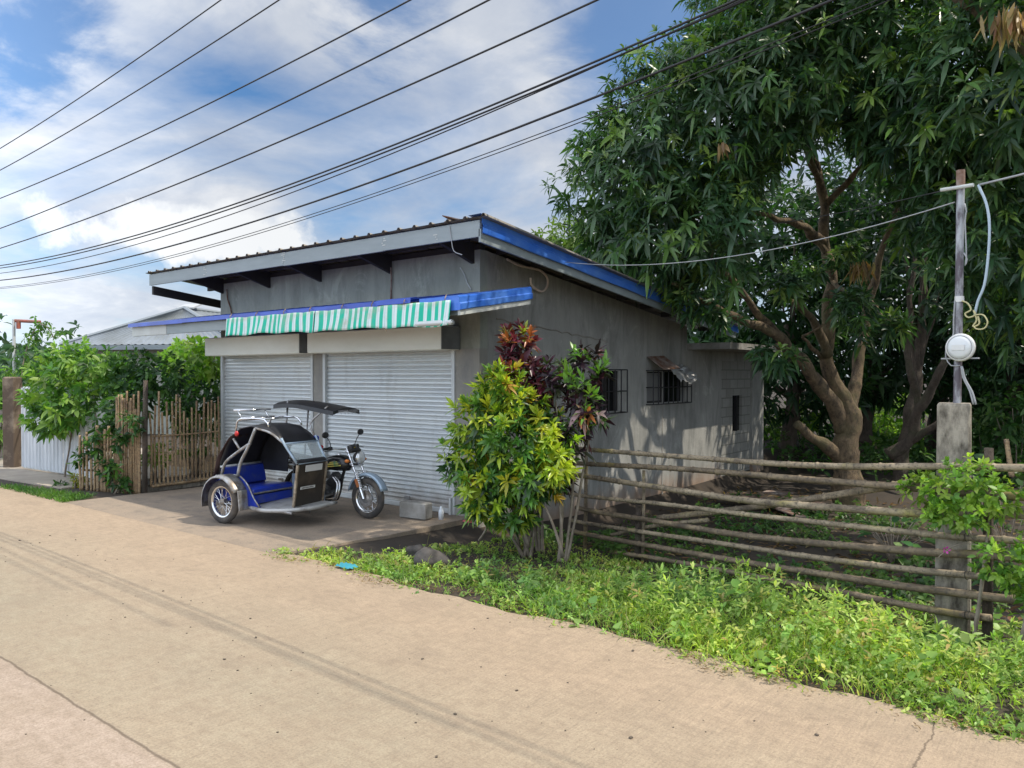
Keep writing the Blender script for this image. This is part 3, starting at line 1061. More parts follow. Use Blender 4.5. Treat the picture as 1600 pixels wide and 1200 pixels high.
MB().tube(smoothpts([on_plane(a, b_, (0, 1, 0), (0, 7.16, 0)) for a, b_ in ((702, 352), (705, 372), (709, 392), (722, 398))], .05), .006, 5).build('loose_wire', M['cable_grey'], shop)
# drain pipe at the foot of the corner
MB().tube([(-7.46, 7.94, 0.01), (-7.46, 7.94, .25)], .022, 8).build('drain_pipe', M['rail_white'], shop)

# ---- striped tarp hung along the canopy
def tarpmat():
    m, nt, b, out = newmat('striped_tarp')
    v = coords(nt)
    at_ = nd(nt, 'ShaderNodeAttribute', attribute_name='Strip')
    st = nd(nt, 'ShaderNodeMath', operation='FRACT'); nt.links.new(at_.outputs['Fac'], st.inputs[0])
    col = ramp(nt, st.outputs[0], [(0.0, (.0, .42, .28)), (.46, (.40, .62, .55)), (.52, (.58, .68, .70)), (.64, (.46, .55, .53)), (.70, (.58, .68, .70)), (.80, (.62, .68, .66)), (.90, (.42, .62, .56)), (.95, (.0, .42, .28))])
    n_ = [x for x in nt.nodes if x.type == 'VALTORGB'][-1]
    n_.color_ramp.interpolation = 'CONSTANT'
    d = ramp(nt, noise(nt, coords(nt, (1, 1, 1)), 3.2, 7, .75), [(.50, 0.), (.72, .55)])
    col = mixc(nt, d, col, (.34, .33, .22))
    sz = nd(nt, 'ShaderNodeSeparateXYZ'); nt.links.new(v, sz.inputs[0])
    tz = nd(nt, 'ShaderNodeMath', operation='MULTIPLY_ADD'); tz.inputs[1].default_value = .35; nt.links.new(noise(nt, v, 4, 5), tz.inputs[0]); nt.links.new(sz.outputs[2], tz.inputs[2])
    tm = nd(nt, 'ShaderNodeMapRange'); tm.inputs[1].default_value = .38; tm.inputs[2].default_value = .50; tm.inputs[4].default_value = .6; nt.links.new(tz.outputs[0], tm.inputs[0])
    nt.links.new(mixc(nt, tm.outputs[0], col, (.36, .33, .20)), b.inputs['Base Color'])
    b.inputs['Roughness'].default_value = .7
    bump(nt, b, noise(nt, v, 9, 5), .3, .02)
    return m


M['tarp'] = tarpmat()


def tarp(x0, x1, seed, ztop, zbot, tear=False):
    n, k = 140, 9
    rr = random.Random(seed)
    ph = [rr.uniform(0, 6) for _ in range(4)]
    o = MB()
    Gr, S = [], []
    for i in range(n + 1):
        t = i / n
        x = x0 + (x1 - x0) * t
        row = []
        fold = .012 * math.sin(x * 9 + ph[0]) + .006 * math.sin(x * 23 + ph[1]) + .003 * math.sin(x * 41 + ph[2])
        sag = .012 * math.sin(x * 2.1 + ph[3]) + .010 * math.sin(x * 7.7 + ph[1])
        for j in range(k):
            s = j / (k - 1)
            z = ztop + (zbot - ztop) * s + sag * s + .010 * abs(math.sin(x * 6.5 + ph[2])) * (1 - s)
            y = 6.615 - .035 * s + fold * (.3 + s)
            row.append((x + .008 * math.sin(s * 4 + x * 3) * s, y, z))
            S.append(x / .137 + .03 * math.sin(s * 3 + x * 4) + .22 * math.sin(x * 5.3 + ph[0]) + .12 * math.sin(x * 12.7 + ph[3]))
        Gr.append(row)
    o.grid(Gr)
    return o, S


def tarp_obj(o, S, name, parent):
    ob = o.build(name, M['tarp'], parent, smooth=True)
    a = ob.data.attributes.new('Strip', 'FLOAT', 'POINT')
    vals = (S + [S[-1]] * len(ob.data.vertices))[:len(ob.data.vertices)]
    a.data.foreach_set('value', np.array(vals, np.float32))
    so_ = ob.modifiers.new('thick', 'SOLIDIFY'); so_.thickness = .004
    return ob


aw = thing('striped_tarp', 'faded green and white striped tarp hanging along the canopy edge over the shutters', 'awning', (-8.6, 6.62, 2.6))
o, S = tarp(-11.0, -8.78, 3, 2.868, 2.595)
tarp_obj(o, S, 'left_cloth', aw).name = 'cloth'
o, S = tarp(-8.76, -6.20, 5, 2.866, 2.585)
tarp_obj(o, S, 'cloth', aw)
ro = MB()
for r0 in (.034, .022):
    ro.tube([(-6.75, 6.60, 2.61), (-6.16, 6.60, 2.612)], r0, 10, cap=(r0 < .03))
ro.build('roll_bar', M['rail_white'], aw, smooth=True)
for xx in (-10.9, -10.2, -9.5, -8.9, -8.2, -7.6, -7.0, -6.3):
    MB().tube([(xx, 6.62, 2.865), (xx + .02, 6.60, 2.90), (xx - .01, 6.655, 2.945)], .006, 5).build('tie_cord', M['bamboo_dry'], aw)
MB().tube(smoothpts([(-7.45, 6.575, 2.60), (-7.38, 6.56, 2.57), (-7.3, 6.565, 2.585), (-7.25, 6.56, 2.54)], .03), .004, 4).build('tie_cord', M['bamboo_dry'], aw)

# ---- scraps
sc = MB()
for c_, rx, rz, sx_ in (((-6.72, 7.30, 3.985), .25, .4, .22), ((-6.86, 7.36, 3.99), .12, -.5, .16)):
    Mr = Matrix.Rotation(rz, 3, 'Z') @ Matrix.Rotation(rx, 3, 'Y')
    sc.obox(c_, (sx_ * 1.6, sx_, .012), Mr)
tag(sc.build('scrap_sheet', M['rust']), 'rusty bent scrap lying on the roof at its front corner', 'scrap metal')
rs = MB().obox((-6.74, 13.0, 2.22), (.42, .62, .008), Matrix.Rotation(.62, 3, 'Y') @ Matrix.Rotation(.05, 3, 'X'))
tag(rs.build('rusty_sheet', M['rust']), 'small rusty brown sheet tilted over the rear barred window', 'sheet metal')
fo = MB()
Gr = []
for i in range(13):
    row = []
    for j in range(11):
        yy = 13.35 + .075 * i + random.uniform(-.02, .02)
        xx = -6.93 + .036 * j + random.uniform(-.012, .012)
        row.append((xx, yy, 2.16 - .30 * (j / 10) ** 1.5 + random.uniform(-.025, .025) + .03 * math.sin(i * .8)))
    Gr.append(row)
fo.grid(Gr)
tag(fo.build('crumpled_foil', M['foil']), 'crumpled silver foil sheet draped over the window grille', 'foil sheet')

blk = MB()
c_ = at(683, 810, 10.35)
cy, cx = 7.46, -7.66
blk.obox((cx, cy, .125), (.46, .16, .22), Matrix.Rotation(.12, 3, 'Z'), .012)
tag(blk.build('concrete_block', M['concrete']), 'grey concrete block standing at the foot of the right shutter', 'block')
bt = MB().lathe([(0, 0), (.035, 0), (.037, .1), (.033, .13), (.014, .16), (.014, .185), (0, .185)], (-7.33, 7.62, .006), (0, 0, 1), 14)
tag(bt.build('plastic_bottle', simple('cloudy_plastic', (.62, .66, .70), .25), smooth=True), 'small cloudy plastic bottle standing beside the concrete block', 'bottle')

# ================================================================== THE TRICYCLE (local frame: x forward, y left, origin under the rear axle)
TO = (-9.405, 6.865, .006)
TR = R(8)
trike = thing('motor_tricycle', 'black motorcycle with a blue and black hooded passenger sidecar parked before the shutters', 'tricycle', TO, TR, world=False)


def wheel(name, c, Rw, tw, parent, hub_r, nsp, disc, label=None):
    w_ = thing  # noqa
    t = MB()
    n = 40
    prof = []
    for k in range(10):
        a = 2 * math.pi * k / 10
        prof.append((Rw - tw * .62 + math.cos(a) * tw * .62, math.sin(a) * tw * .5))
    prof.append(prof[0])
    t.lathe(prof, c, (0, 1, 0), n)
    ty = t.build(name, M['rubber'], parent, smooth=True)
    if label:
        ty['label'] = label
    r_ = MB()
    ri = Rw - tw * 1.15
    r_.lathe([(ri + .012, -tw * .36), (ri - .006, -tw * .36), (ri - .014, 0), (ri - .006, tw * .36), (ri + .012, tw * .36)], c, (0, 1, 0), n)
    r_.build('rim', M['chrome'], ty, smooth=True)
    s = MB()
    for k in range(nsp):
        a = 2 * math.pi * k / nsp
        sd = 1 if k % 2 else -1
        a2 = a + (.5 if (k // 2) % 2 else -.5)
        s.tube([(c[0] + math.cos(a2) * hub_r * .8, c[1] + sd * tw * .35, c[2] + math.sin(a2) * hub_r * .8), (c[0] + math.cos(a) * ri, c[1], c[2] + math.sin(a) * ri)], .0028, 4, cap=False)
    s.build('spokes', M['chrome'], ty)
    h = MB().lathe([(0, -.055), (hub_r * .55, -.055), (hub_r, -.03), (hub_r, .03), (hub_r * .55, .055), (0, .055)], c, (0, 1, 0), 20)
    if disc:
        h.lathe([(disc * .55, -.05), (disc, -.048), (disc, -.040), (disc * .55, -.040)], c, (0, 1, 0), 26)
    h.build('hub', M['galv'], ty, smooth=True, angle=40)
    return ty


# ---- motorcycle
wheel('front_wheel', (1.25, 0, .285), .285, .085, trike, .075, 28, .115, 'front wheel with chrome rim and bright hub disc')
wheel('rear_wheel', (0, 0, .285), .285, .10, trike, .085, 28, 0)
fk = MB()
for s in (-1, 1):
    fk.tube([(1.25, s * .085, .285), (1.12, s * .085, .58)], .024, 10)
    fk.tube([(1.12, s * .085, .58), (.945, s * .085, .96)], .016, 10)
for t_ in (.74, .92):
    x_ = 1.25 - .305 * (t_ - .285) / .675
    fk.obox((x_, 0, t_), (.07, .22, .03), Matrix.Rotation(.4, 3, 'Y'), .008)
fk.build('front_fork', M['chrome'], trike, smooth=True, angle=50)
for s in (-1, 1):
    sp_ = MB()
    hp = [(1.215 - .0006 * k * 1.55 + .033 * math.cos(k * .62), s * .085 + .033 * math.sin(k * .62), .42 + k * .00235) for k in range(100)]
    sp_.tube(hp, .006, 5)
    sp_.build('fork_spring', M['chrome'], trike, smooth=True)
ff = MB()
Gr = []
for i in range(19):
    a = R(168 - i * 8.3)
    row = []
    for j, q in enumerate((-.062, -.05, 0, .05, .062)):
        rr_ = .325 + (0 if abs(q) < .055 else -.03) + (.006 if q == 0 else 0)
        row.append((1.25 + math.cos(a) * rr_, q, .285 + math.sin(a) * rr_ + .02))
    Gr.append(row)
ff.grid(Gr)
fo_ = ff.build('front_fender', simple('silver_blue_paint', (.28, .36, .44), .25, .3), trike, smooth=True)
fo_.modifiers.new('t', 'SOLIDIFY').thickness = .005
rfm = MB()
Gr = []
for i in range(17):
    a = R(215 - i * 9.5)
    Gr.append([(math.cos(a) * (.34 + (0 if abs(q) < .06 else -.03)), q, .30 + math.sin(a) * (.34 + (0 if abs(q) < .06 else -.03))) for q in (-.075, -.06, 0, .06, .075)])
rfm.grid(Gr)
o_ = rfm.build('rear_fender', M['black_paint'], trike, smooth=True)
o_.modifiers.new('t', 'SOLIDIFY').thickness = .006


def loft(secs, n=14):
    """secs: (x, zc, half width, half height, squareness)"""
    G = []
    for (x, zc, hw, hh, sq) in secs:
        row = []
        for j in range(n + 1):
            a = 2 * math.pi * j / n
            ca, sa = math.cos(a), math.sin(a)
            e = 2 / sq
            row.append((x, math.copysign(abs(ca) ** e, ca) * hw, zc + math.copysign(abs(sa) ** e, sa) * hh))
        G.append(row)
    return G


tk = MB().grid(loft([(.40, .705, .02, .03, 2), (.43, .715, .085, .06, 2.6), (.55, .73, .115, .095, 2.8), (.70, .745, .128, .115, 2.6), (.82, .745, .12, .112, 2.4), (.90, .725, .085, .085, 2.2), (.935, .71, .02, .03, 2)]))
tank = tk.build('fuel_tank', M['black_paint'], trike, smooth=True)
dc = MB()
for zz, x0, x1, hh in ((.735, .58, .82, .012), (.705, .52, .86, .008), (.76, .66, .80, .007)):
    dc.grid([[(x, -.1315 + .012 * ((x - .70) / .16) ** 2, zz + (x - .7) * .12 - hh), (x, -.1325 + .012 * ((x - .70) / .16) ** 2, zz + (x - .7) * .12 + hh)] for x in np.linspace(x0, x1, 9)])
dc.build('stripe', simple('tank_decal', (.50, .36, .05), .4, 0, (.06, .20, .08), 14), tank)
MB().lathe([(0, .02), (.03, .018), (.032, 0)], (.72, 0, .855), (0, 0, 1), 16).build('filler_cap', M['chrome'], tank, smooth=True)
st_ = MB().grid(loft([(-.32, .80, .06, .02, 3), (-.30, .80, .11, .045, 3), (-.05, .775, .125, .05, 3), (.2, .755, .12, .045, 3), (.40, .745, .09, .04, 3), (.43, .745, .03, .02, 3)]))
st_.build('saddle', M['black_vinyl'], trike, smooth=True)
sc_ = MB().grid(loft([(-.30, .66, .02, .03, 2), (-.26, .665, .10, .07, 2.5), (0, .655, .11, .075, 2.5), (.3, .64, .10, .08, 2.5), (.42, .63, .05, .05, 2.3)]))
sc_.build('side_cover', M['black_paint'], trike, smooth=True)
fr_ = MB()
fr_.tube(smoothpts([(.93, 0, .84), (.80, 0, .60), (.72, 0, .30), (.62, 0, .20), (.30, 0, .20), (.12, 0, .36)], .06), .022, 8)
fr_.tube(smoothpts([(.93, 0, .80), (.6, 0, .66), (.3, 0, .64), (-.25, 0, .68)], .08), .022, 8)
for s in (-1, 1):
    fr_.tube([(0, s * .09, .285), (.25, s * .08, .32)], .022, 8)
    fr_.tube([(0, s * .10, .30), (-.06, s * .11, .66)], .026, 8)
fr_.build('frame', M['black_paint'], trike, smooth=True)
en = MB()
en.obox((.42, 0, .34), (.34, .22, .22), None, .04)
en.lathe([(0, -.15), (.10, -.145), (.115, -.11), (.115, .11), (.10, .14), (0, .145)], (.36, 0, .32), (0, 1, 0), 22)
en.lathe([(0, -.145), (.075, -.14), (.085, -.1), (.085, .1), (0, .13)], (.53, 0, .31), (0, 1, 0), 20)
for k in range(8):
    en.obox((.60 + k * .014, 0, .43 + k * .019), (.15, .16 - .004 * k, .009), Matrix.Rotation(.6, 3, 'Y'))
en.obox((.65, 0, .50), (.085, .10, .18), Matrix.Rotation(.6, 3, 'Y') , .02)
en.build('engine', M['engine'], trike, smooth=True, angle=35)
cbt = MB().obox((.47, -.02, .56), (.12, .12, .10), None, .02)
cbt.tube([(.44, -.04, .54), (.30, -.06, .58)], .03, 8)
cbt.build('carburettor', M['galv'], trike)
ep = MB()
for q in (-.10, -.055):
    ep.tube(smoothpts([(.70, q, .55), (.79, q - .02, .47), (.80, q - .045, .34), (.74, q - .06, .22), (.60, q - .06, .165), (.35, q - .06, .16)], .03), .016, 9)
ep.tube([(.35, -.14, .16), (.28, -.145, .17), (-.25, -.15, .22), (-.40, -.15, .23)], [.02, .036, .04, .036], 12)
ep.build('exhaust', M['chrome'], trike, smooth=True)
hb = MB().tube(smoothpts([(.72, -.36, .955), (.76, -.28, .965), (.86, -.15, .95), (.92, 0, .945), (.86, .15, .95), (.76, .28, .965), (.72, .36, .955)], .04), .012, 8)
hbo = hb.build('handlebar', M['chrome'], trike, smooth=True)
for s in (-1, 1):
    MB().tube([(.715, s * .375, .954), (.77, s * .265, .966)], .019, 10).build('grip', M['black_plastic'], hbo, smooth=True)
    lv = MB().tube(smoothpts([(.80, s * .25, .965), (.86, s * .27, .96), (.845, s * .36, .945), (.82, s * .40, .94)], .03), .006, 6)
    lv.obox((.785, s * .245, .97), (.05, .05, .045), None, .01)
    lv.build('lever', M['black_plastic'], hbo)
    mr_ = MB().tube(smoothpts([(.79, s * .24, .98), (.80, s * .27, 1.06), (.80, s * .33, 1.13)], .03), .006, 6)
    ms = mr_.build('mirror', M['black_plastic'], trike, smooth=True)
    mh = MB().ball((.80, s * .355, 1.16), .062, 8, (.28, 1.05, .72))
    mh.build('mirror_head', M['black_plastic'], ms, smooth=True)
    ind = MB().tube([(1.02, s * .06, .80), (1.02, s * .15, .80)], .009, 6)
    ind_o = ind.build('indicator', M['black_plastic'], trike)
    MB().ball((1.03, s * .175, .80), .032, 7, (1.2, 1, .8)).build('lens', M['amber_lens'], ind_o, smooth=True)
hl = MB().lathe([(.03, -.10), (.07, -.06), (.088, 0), (.085, .015)], (1.10, 0, .835), (1, 0, -.06), 24)
hlo = hl.build('headlight', M['black_plastic'], trike, smooth=True)
MB().lathe([(.086, .0), (.086, .02), (.07, .045), (.03, .06), (0, .062)], (1.10, 0, .835), (1, 0, -.06), 24).build('lens', M['clear_lens'], hlo, smooth=True)
MB().lathe([(.083, .012), (.094, .012), (.094, .024), (.083, .026)], (1.10, 0, .835), (1, 0, -.06), 24).build('ring', M['chrome'], hlo, smooth=True)
ins_ = MB()
for s in (-1, 1):
    ins_.lathe([(0, -.05), (.035, -.045), (.046, 0), (.044, .02), (0, .022)], (.985, s * .055, .985), (-.45, 0, 1), 16)
ins_.obox((1.0, 0, .945), (.10, .2, .05), Matrix.Rotation(.4, 3, 'Y'), .015)
ins_.build('instrument_cluster', M['black_plastic'], trike, smooth=True, angle=45)
MB().obox((1.005, -.0, .955), (.012, .09, .045), Matrix.Rotation(-.3, 3, 'Y')).build('decal', simple('yellow_decal', (.5, .36, .03), .5), trike)
# orange reflector on the fork cover
MB().obox((1.155, -.118, .50), (.05, .012, .12), Matrix.Rotation(-.42, 3, 'Y'), .004).build('fork_cover', simple('orange_cover', (.34, .12, .04), .5), trike)
MB().tube([(.30, -.12, .20), (.34, -.20, .03)], .012, 6).build('side_stand', M['galv'], trike)

# ---- sidecar
SY0, SY1 = -1.08, -.36
wheel('sidecar_wheel', (-.20, -1.235, .29), .295, .085, trike, .05, 24, 0, 'sidecar wheel with rusty chrome rim')
sf = MB()
Gr = []
for i in range(21):
    a = R(196 - i * 8.6)
    Gr.append([(-.20 + math.cos(a) * (.345 + d_), q, .29 + math.sin(a) * (.345 + d_) + .01) for q, d_ in ((-1.33, -.03), (-1.315, -.004), (-1.25, .004), (-1.16, 0), (-1.12, 0))])
sf.grid(Gr)
o_ = sf.build('sidecar_fender', M['galv'], trike, smooth=True)
o_.modifiers.new('t', 'SOLIDIFY').thickness = .006
MB().obox((.165, -1.22, .335), (.015, .15, .26), Matrix.Rotation(-.12, 3, 'Y'), .005).build('mud_flap', M['galv'], trike)
# blue side skirt between wheel and step with pale edge
sk = MB()
poly = [(-.62, .26), (-.62, .50), (-.50, .60), (-.10, .635), (.03, .60), (.15, .50), (.24, .36), (.36, .235), (.20, .225), (.05, .24)]
sk.prism([(x_, -1.105, z_) for x_, z_ in poly], (0, .02, 0))
sko = sk.build('side_skirt', M['blue_paint'], trike)
MB().tube(smoothpts([(-.50, -1.112, .605), (-.10, -1.112, .64), (.03, -1.112, .605), (.15, -1.112, .505), (.24, -1.112, .365), (.36, -1.112, .24)], .04), .011, 6).build('edge_tube', M['galv'], sko, smooth=True)
# floor and step
fl = MB()
fl.prism([(-.60, -1.09, .225), (.45, -1.12, .215), (.86, -.99, .235), (.98, -.80, .245), (.98, -.40, .255), (-.60, -.36, .245)], (0, 0, .018))
flo = fl.build('floor', M['grey_step'], trike)
MB().tube(smoothpts([(.20, -1.12, .222), (.48, -1.13, .215), (.80, -1.05, .232), (.95, -.88, .24), (1.0, -.75, .245), (1.0, -.40, .255)], .05), .028, 8).build('step_edge', M['grey_step'], flo, smooth=True)
# chassis
ch = MB()
for y_ in (-1.06, -.40):
    ch.tube([(-.66, y_, .215), (.90, y_, .205)], .02, 8)
for x_ in (-.60, -.20, .30, .80):
    ch.tube([(x_, -1.06, .205), (x_, -.14 if x_ in (-.2, .8) else -.40, .205)], .018, 8)
ch.tube([(-.20, -1.30, .29), (-.20, -.95, .26)], .018, 8)
ch.tube([(.55, -.40, .23), (.62, -.03, .30)], .018, 8)
ch.tube([(-.05, -.38, .75), (-.05, -.05, .70)], .016, 8)
ch.build('sidecar_chassis', M['galv'], trike, smooth=True)
# bench
bs = MB().obox((-.09, -.72, .42), (.58, .72, .09), Matrix.Rotation(-.05, 3, 'Y'), .025)
bs.box(-.36, .185, -1.08, -.37, .26, .375)
bs.build('bench_seat', M['blue_paint'], trike, smooth=True, angle=40)
MB().tube([(.20, -1.08, .405), (.20, -.37, .405)], .013, 6).build('seat_edge', M['galv'], trike)
bk_ = MB().obox((-.40, -.72, .58), (.06, .72, .27), Matrix.Rotation(-.22, 3, 'Y'), .02)
bk_.build('bench_back', M['blue_paint'], trike, smooth=True, angle=40)
MB().tube([(-.44, -1.08, .725), (-.44, -.36, .725)], .018, 8).build('back_rail', M['rail_white'], trike, smooth=True)
# far side panel in front of the bench
MB().box(.19, .80, -.385, -.365, .245, .60).build('inner_panel', simple('grey_blue_panel', (.17, .22, .28), .5), trike)


# hood: vinyl over the top, rear and far side
def hood_prof(y):
    t = (y - SY0) / (SY1 - SY0)
    narrow = .10 * (1 - abs(2 * t - 1))
    return [(-.50, .62), (-.47, .78), (-.36, 1.00), (-.22, 1.17), (-.06, 1.27), (.14, 1.305), (.36, 1.28), (.56, 1.19), (.70, 1.08)]


hd = MB()
ysn = np.linspace(-1.07, -.37, 9)
Gr = []
for y_ in ysn:
    t = (y_ + .72) / .35
    Gr.append([(x_, y_ + (.07 * max(0, x_) if y_ < -.72 else -.04 * max(0, x_)) * abs(t), z_ + .025 * (1 - t * t) * (1 if 2 < i < 8 else .3)) for i, (x_, z_) in enumerate(hood_prof(y_))])
hd.grid(Gr)
hdo = hd.build('hood', M['black_vinyl'], trike, smooth=True)
hdo.modifiers.new('t', 'SOLIDIFY').thickness = .012
sd = MB()
hp_ = hood_prof(0)
sd.prism([(x_, -.385, z_) for x_, z_ in ([(-.49, .62)] + [(a - .0, b - .012) for a, b in hp_[1:7]] + [(.30, 1.12), (.17, .98), (.11, .80), (.10, .62)])], (0, .012, 0))
sd.prism([(.44, -.385, 1.20), (.56, -.385, 1.17), (.69, -.385, 1.06), (.80, -.385, .84), (.62, -.385, .84), (.50, -.385, 1.02)], (0, .012, 0))
sd.build('hood_side', M['black_vinyl'], trike)
fp = MB()
Gr = []
for i in range(9):
    t = i / 8
    Gr.append([(-.52 - .10 * t + .02 * math.sin(t * 9 + q * 6), -1.10 + q * .30, 1.16 - t * .60 + .01 * math.sin(q * 9)) for q in np.linspace(0, 1, 6)])
Gr = [[(x_ + (.30 if i == 0 else .30 - .30 * (i / 8) ** .6), y_, z_) for (x_, y_, z_) in row] for i, row in enumerate(Gr)]
fp.grid(Gr)
o_ = fp.build('rear_flap', simple('maroon_cloth', (.055, .030, .026), .9), trike, smooth=True)
o_.modifiers.new('t', 'SOLIDIFY').thickness = .008
# tube struts at the open side
tb = MB()
tb.tube(smoothpts([(-.36, -1.13, .63), (-.29, -1.12, .80), (-.05, -1.11, .955), (.18, -1.10, 1.08)], .05), .022, 10)
tb.tube(smoothpts([(-.04, -1.13, .63), (.01, -1.12, .82), (.12, -1.105, 1.00), (.26, -1.085, 1.28)], .05), .022, 10)
tb.tube([(-.18, -1.08, 1.12), (-.02, -1.10, .98)], .018, 8)
tb.tube(smoothpts([(.26, -1.085, 1.28), (.50, -1.05, 1.225), (.70, -1.0, 1.085)], .05), .016, 8)
tb.build('strut', M['galv'], trike, smooth=True)
ffm = MB()
FR = [(.70, -1.00, 1.085), (.70, -.40, 1.085), (.88, -.42, .83), (.88, -.94, .83)]
ffm.tube(smoothpts([(.66, -1.01, 1.16), (.70, -1.00, 1.085), (.88, -.945, .83)], .08), .018, 8)
ffm.tube(smoothpts([(.66, -.40, 1.16), (.70, -.40, 1.085), (.88, -.42, .83)], .08), .014, 8)
ffm.tube([FR[2], FR[3]], .014, 8)
ffm.tube([FR[0], FR[1]], .014, 8)
ffm.build('windscreen_frame', simple('pale_blue_tube', (.34, .43, .52), .4, .4), trike, smooth=True)
ws = MB().prism([np.array(p) + np.array((.0, .02 if i in (0, 3) else -.02, 0)) for i, p in enumerate(FR)], (.006, 0, .004))
ws.build('windscreen', M['screen'], trike)
fpn = MB().prism([(.88, -.94, .81), (.88, -.42, .81), (.80, -.42, .26), (.80, -.94, .26)], (-.018, 0, 0))
fpo = fpn.build('front_panel', M['brown_panel'], trike)
for y_ in (-.94, -.42):
    MB().obox((.842, y_, .535), (.036, .022, .56), Matrix.Rotation(.145, 3, 'Y')).build('panel_edge', M['ply_edge'], fpo)
MB().obox((.892, -.66, .755), (.008, .30, .085), Matrix.Rotation(.145, 3, 'Y')).build('licence_plate', M['white_plate'], fpo)
lbp = MB().obox((.858, -.74, .50), (.006, .26, .035), Matrix.Rotation(.145, 3, 'Y')).build('name_strip', M['white_plate'], fpo)
lt = MB()
for k in range(9):
    lt.obox((.8622, -.845 + k * .024, .50), (.002, .013, .016), Matrix.Rotation(.145, 3, 'Y'))
lt.build('lettering', M['wood_dark'], lbp)
MB().obox((.845, -.69, .845), (.10, .54, .07), Matrix.Rotation(.3, 3, 'Y'), .02).build('dash_pad', M['black_vinyl'], trike)
# luggage rack and tail lamp
rk = MB()
for y_ in (-1.02, -.44):
    rk.tube(smoothpts([(-.20, y_, 1.22), (-.16, y_, 1.37), (.05, y_, 1.40), (.36, y_, 1.39), (.44, y_, 1.30)], .05), .013, 8)
for x_ in (-.10, .10, .30):
    rk.tube([(x_, -1.02, 1.40), (x_, -.44, 1.40)], .010, 8)
rk.tube([(-.16, -1.02, 1.37), (-.16, -.44, 1.37)], .012, 8)
rk.tube([(-.30, -.98, 1.50), (-.10, -.50, 1.50)], .012, 8)
for p_ in ((-.28, -.93), (-.14, -.58)):
    rk.tube([(p_[0], p_[1], 1.50), (p_[0] + .10, p_[1], 1.38)], .009, 6)
rk.build('luggage_rack', M['chrome'], trike, smooth=True)
tl = MB().ball((-.06, -1.13, 1.20), .034, 8, (1, .7, 1.1))
tl.build('tail_light', M['red_lens'], trike, smooth=True)
MB().ball((.70, -.33, .99), .03, 8).build('marker_light', M['red_lens'], trike, smooth=True)
bl_ = MB().obox((.62, -.36, 1.10), (.08, .07, .09), None, .012)
bl_.build('blue_bracket', M['blue_paint'], trike)
# driver's canopy
cp = MB()
Gr = []
for i in range(13):
    t = i / 12
    x_ = -.36 + 1.27 * t
    zc = 1.60 + .055 * math.sin(min(1, t * 2.2) * math.pi * .5) * 1.0 - .125 * t ** 1.3
    Gr.append([(x_ + .05 * abs(q) * (1 - 2 * t), q * .27, zc - .05 * q * q - (.055 if abs(q) > .99 else 0)) for q in (-1, -.98, -.6, 0, .6, .98, 1)])
cp.grid(Gr)
top = Gr
cp.grid([[(a, b_, c_ - .035 if abs(b_) < .268 else c_) for a, b_, c_ in row] for row in reversed(Gr)])
for e in (0, -1):
    row = Gr[e]
    cp.grid([row, [(a, b_, c_ - (.045 if abs(b_) < .268 else 0)) for a, b_, c_ in row]])
cpo = cp.build('driver_canopy', M['black_vinyl'], trike, smooth=True, angle=50)
po = MB()
po.tube([(-.08, -.20, 1.62), (-.08, -.24, 1.25), (-.08, -.36, 1.22)], .015, 8)
po.tube(smoothpts([(.70, -.20, 1.55), (.56, -.26, 1.42), (.48, -.32, 1.30), (.60, -.35, 1.12), (.68, -.36, .86)], .06), .014, 8)
po.tube([(-.05, .18, 1.60), (-.08, .12, .72)], .013, 8)
po.build('canopy_pole', M['galv'], trike, smooth=True)
fg = MB()
for k in range(16):
    y_ = -.20 + k * .024
    fg.tube([(.905, y_, 1.50), (.907, y_ + .004, 1.462 - .012 * (k % 3))], .004, 4)
fg.build('fringe', M['cable_grey'], cpo)

# ================================================================== BAMBOO RAIL FENCE ON THE VERGE
FA, FB_ = np.array((-5.45, 8.25, 0)), np.array((-1.10, 7.22, 0))
fd = (FB_ - FA) / np.linalg.norm(FB_ - FA)
fn = np.array((-fd[1], fd[0], 0))          # points away from the road


def onf(px_, py_, back=0.0):
    return on_plane(px_, py_, fn, FA + fn * back)


def bamboo(mb, pts, r0, r1, node=.34, n=9):
    P = smoothpts(pts, .05)
    L = np.concatenate([[0], np.cumsum(np.linalg.norm(np.diff(P, axis=0), axis=1))])
    tot = L[-1]
    o0 = random.uniform(0, node)
    rad = []
    ts = np.unique(np.concatenate([np.arange(0, tot, .06), *[np.array((q - .018, q - .006, q, q + .006, q + .018)) for q in np.arange(o0, tot, node)]]))
    ts = ts[(ts >= 0) & (ts <= tot)]
    Q = np.stack([np.interp(ts, L, P[:, k]) for k in range(3)], 1)
    for t in ts:
        d_ = abs((t - o0 + node / 2) % node - node / 2)
        rad.append((r0 + (r1 - r0) * t / tot) * (1.0 + (.24 if d_ < .004 else (.16 if d_ < .01 else 0))))
    mb.tube(Q, rad, n)


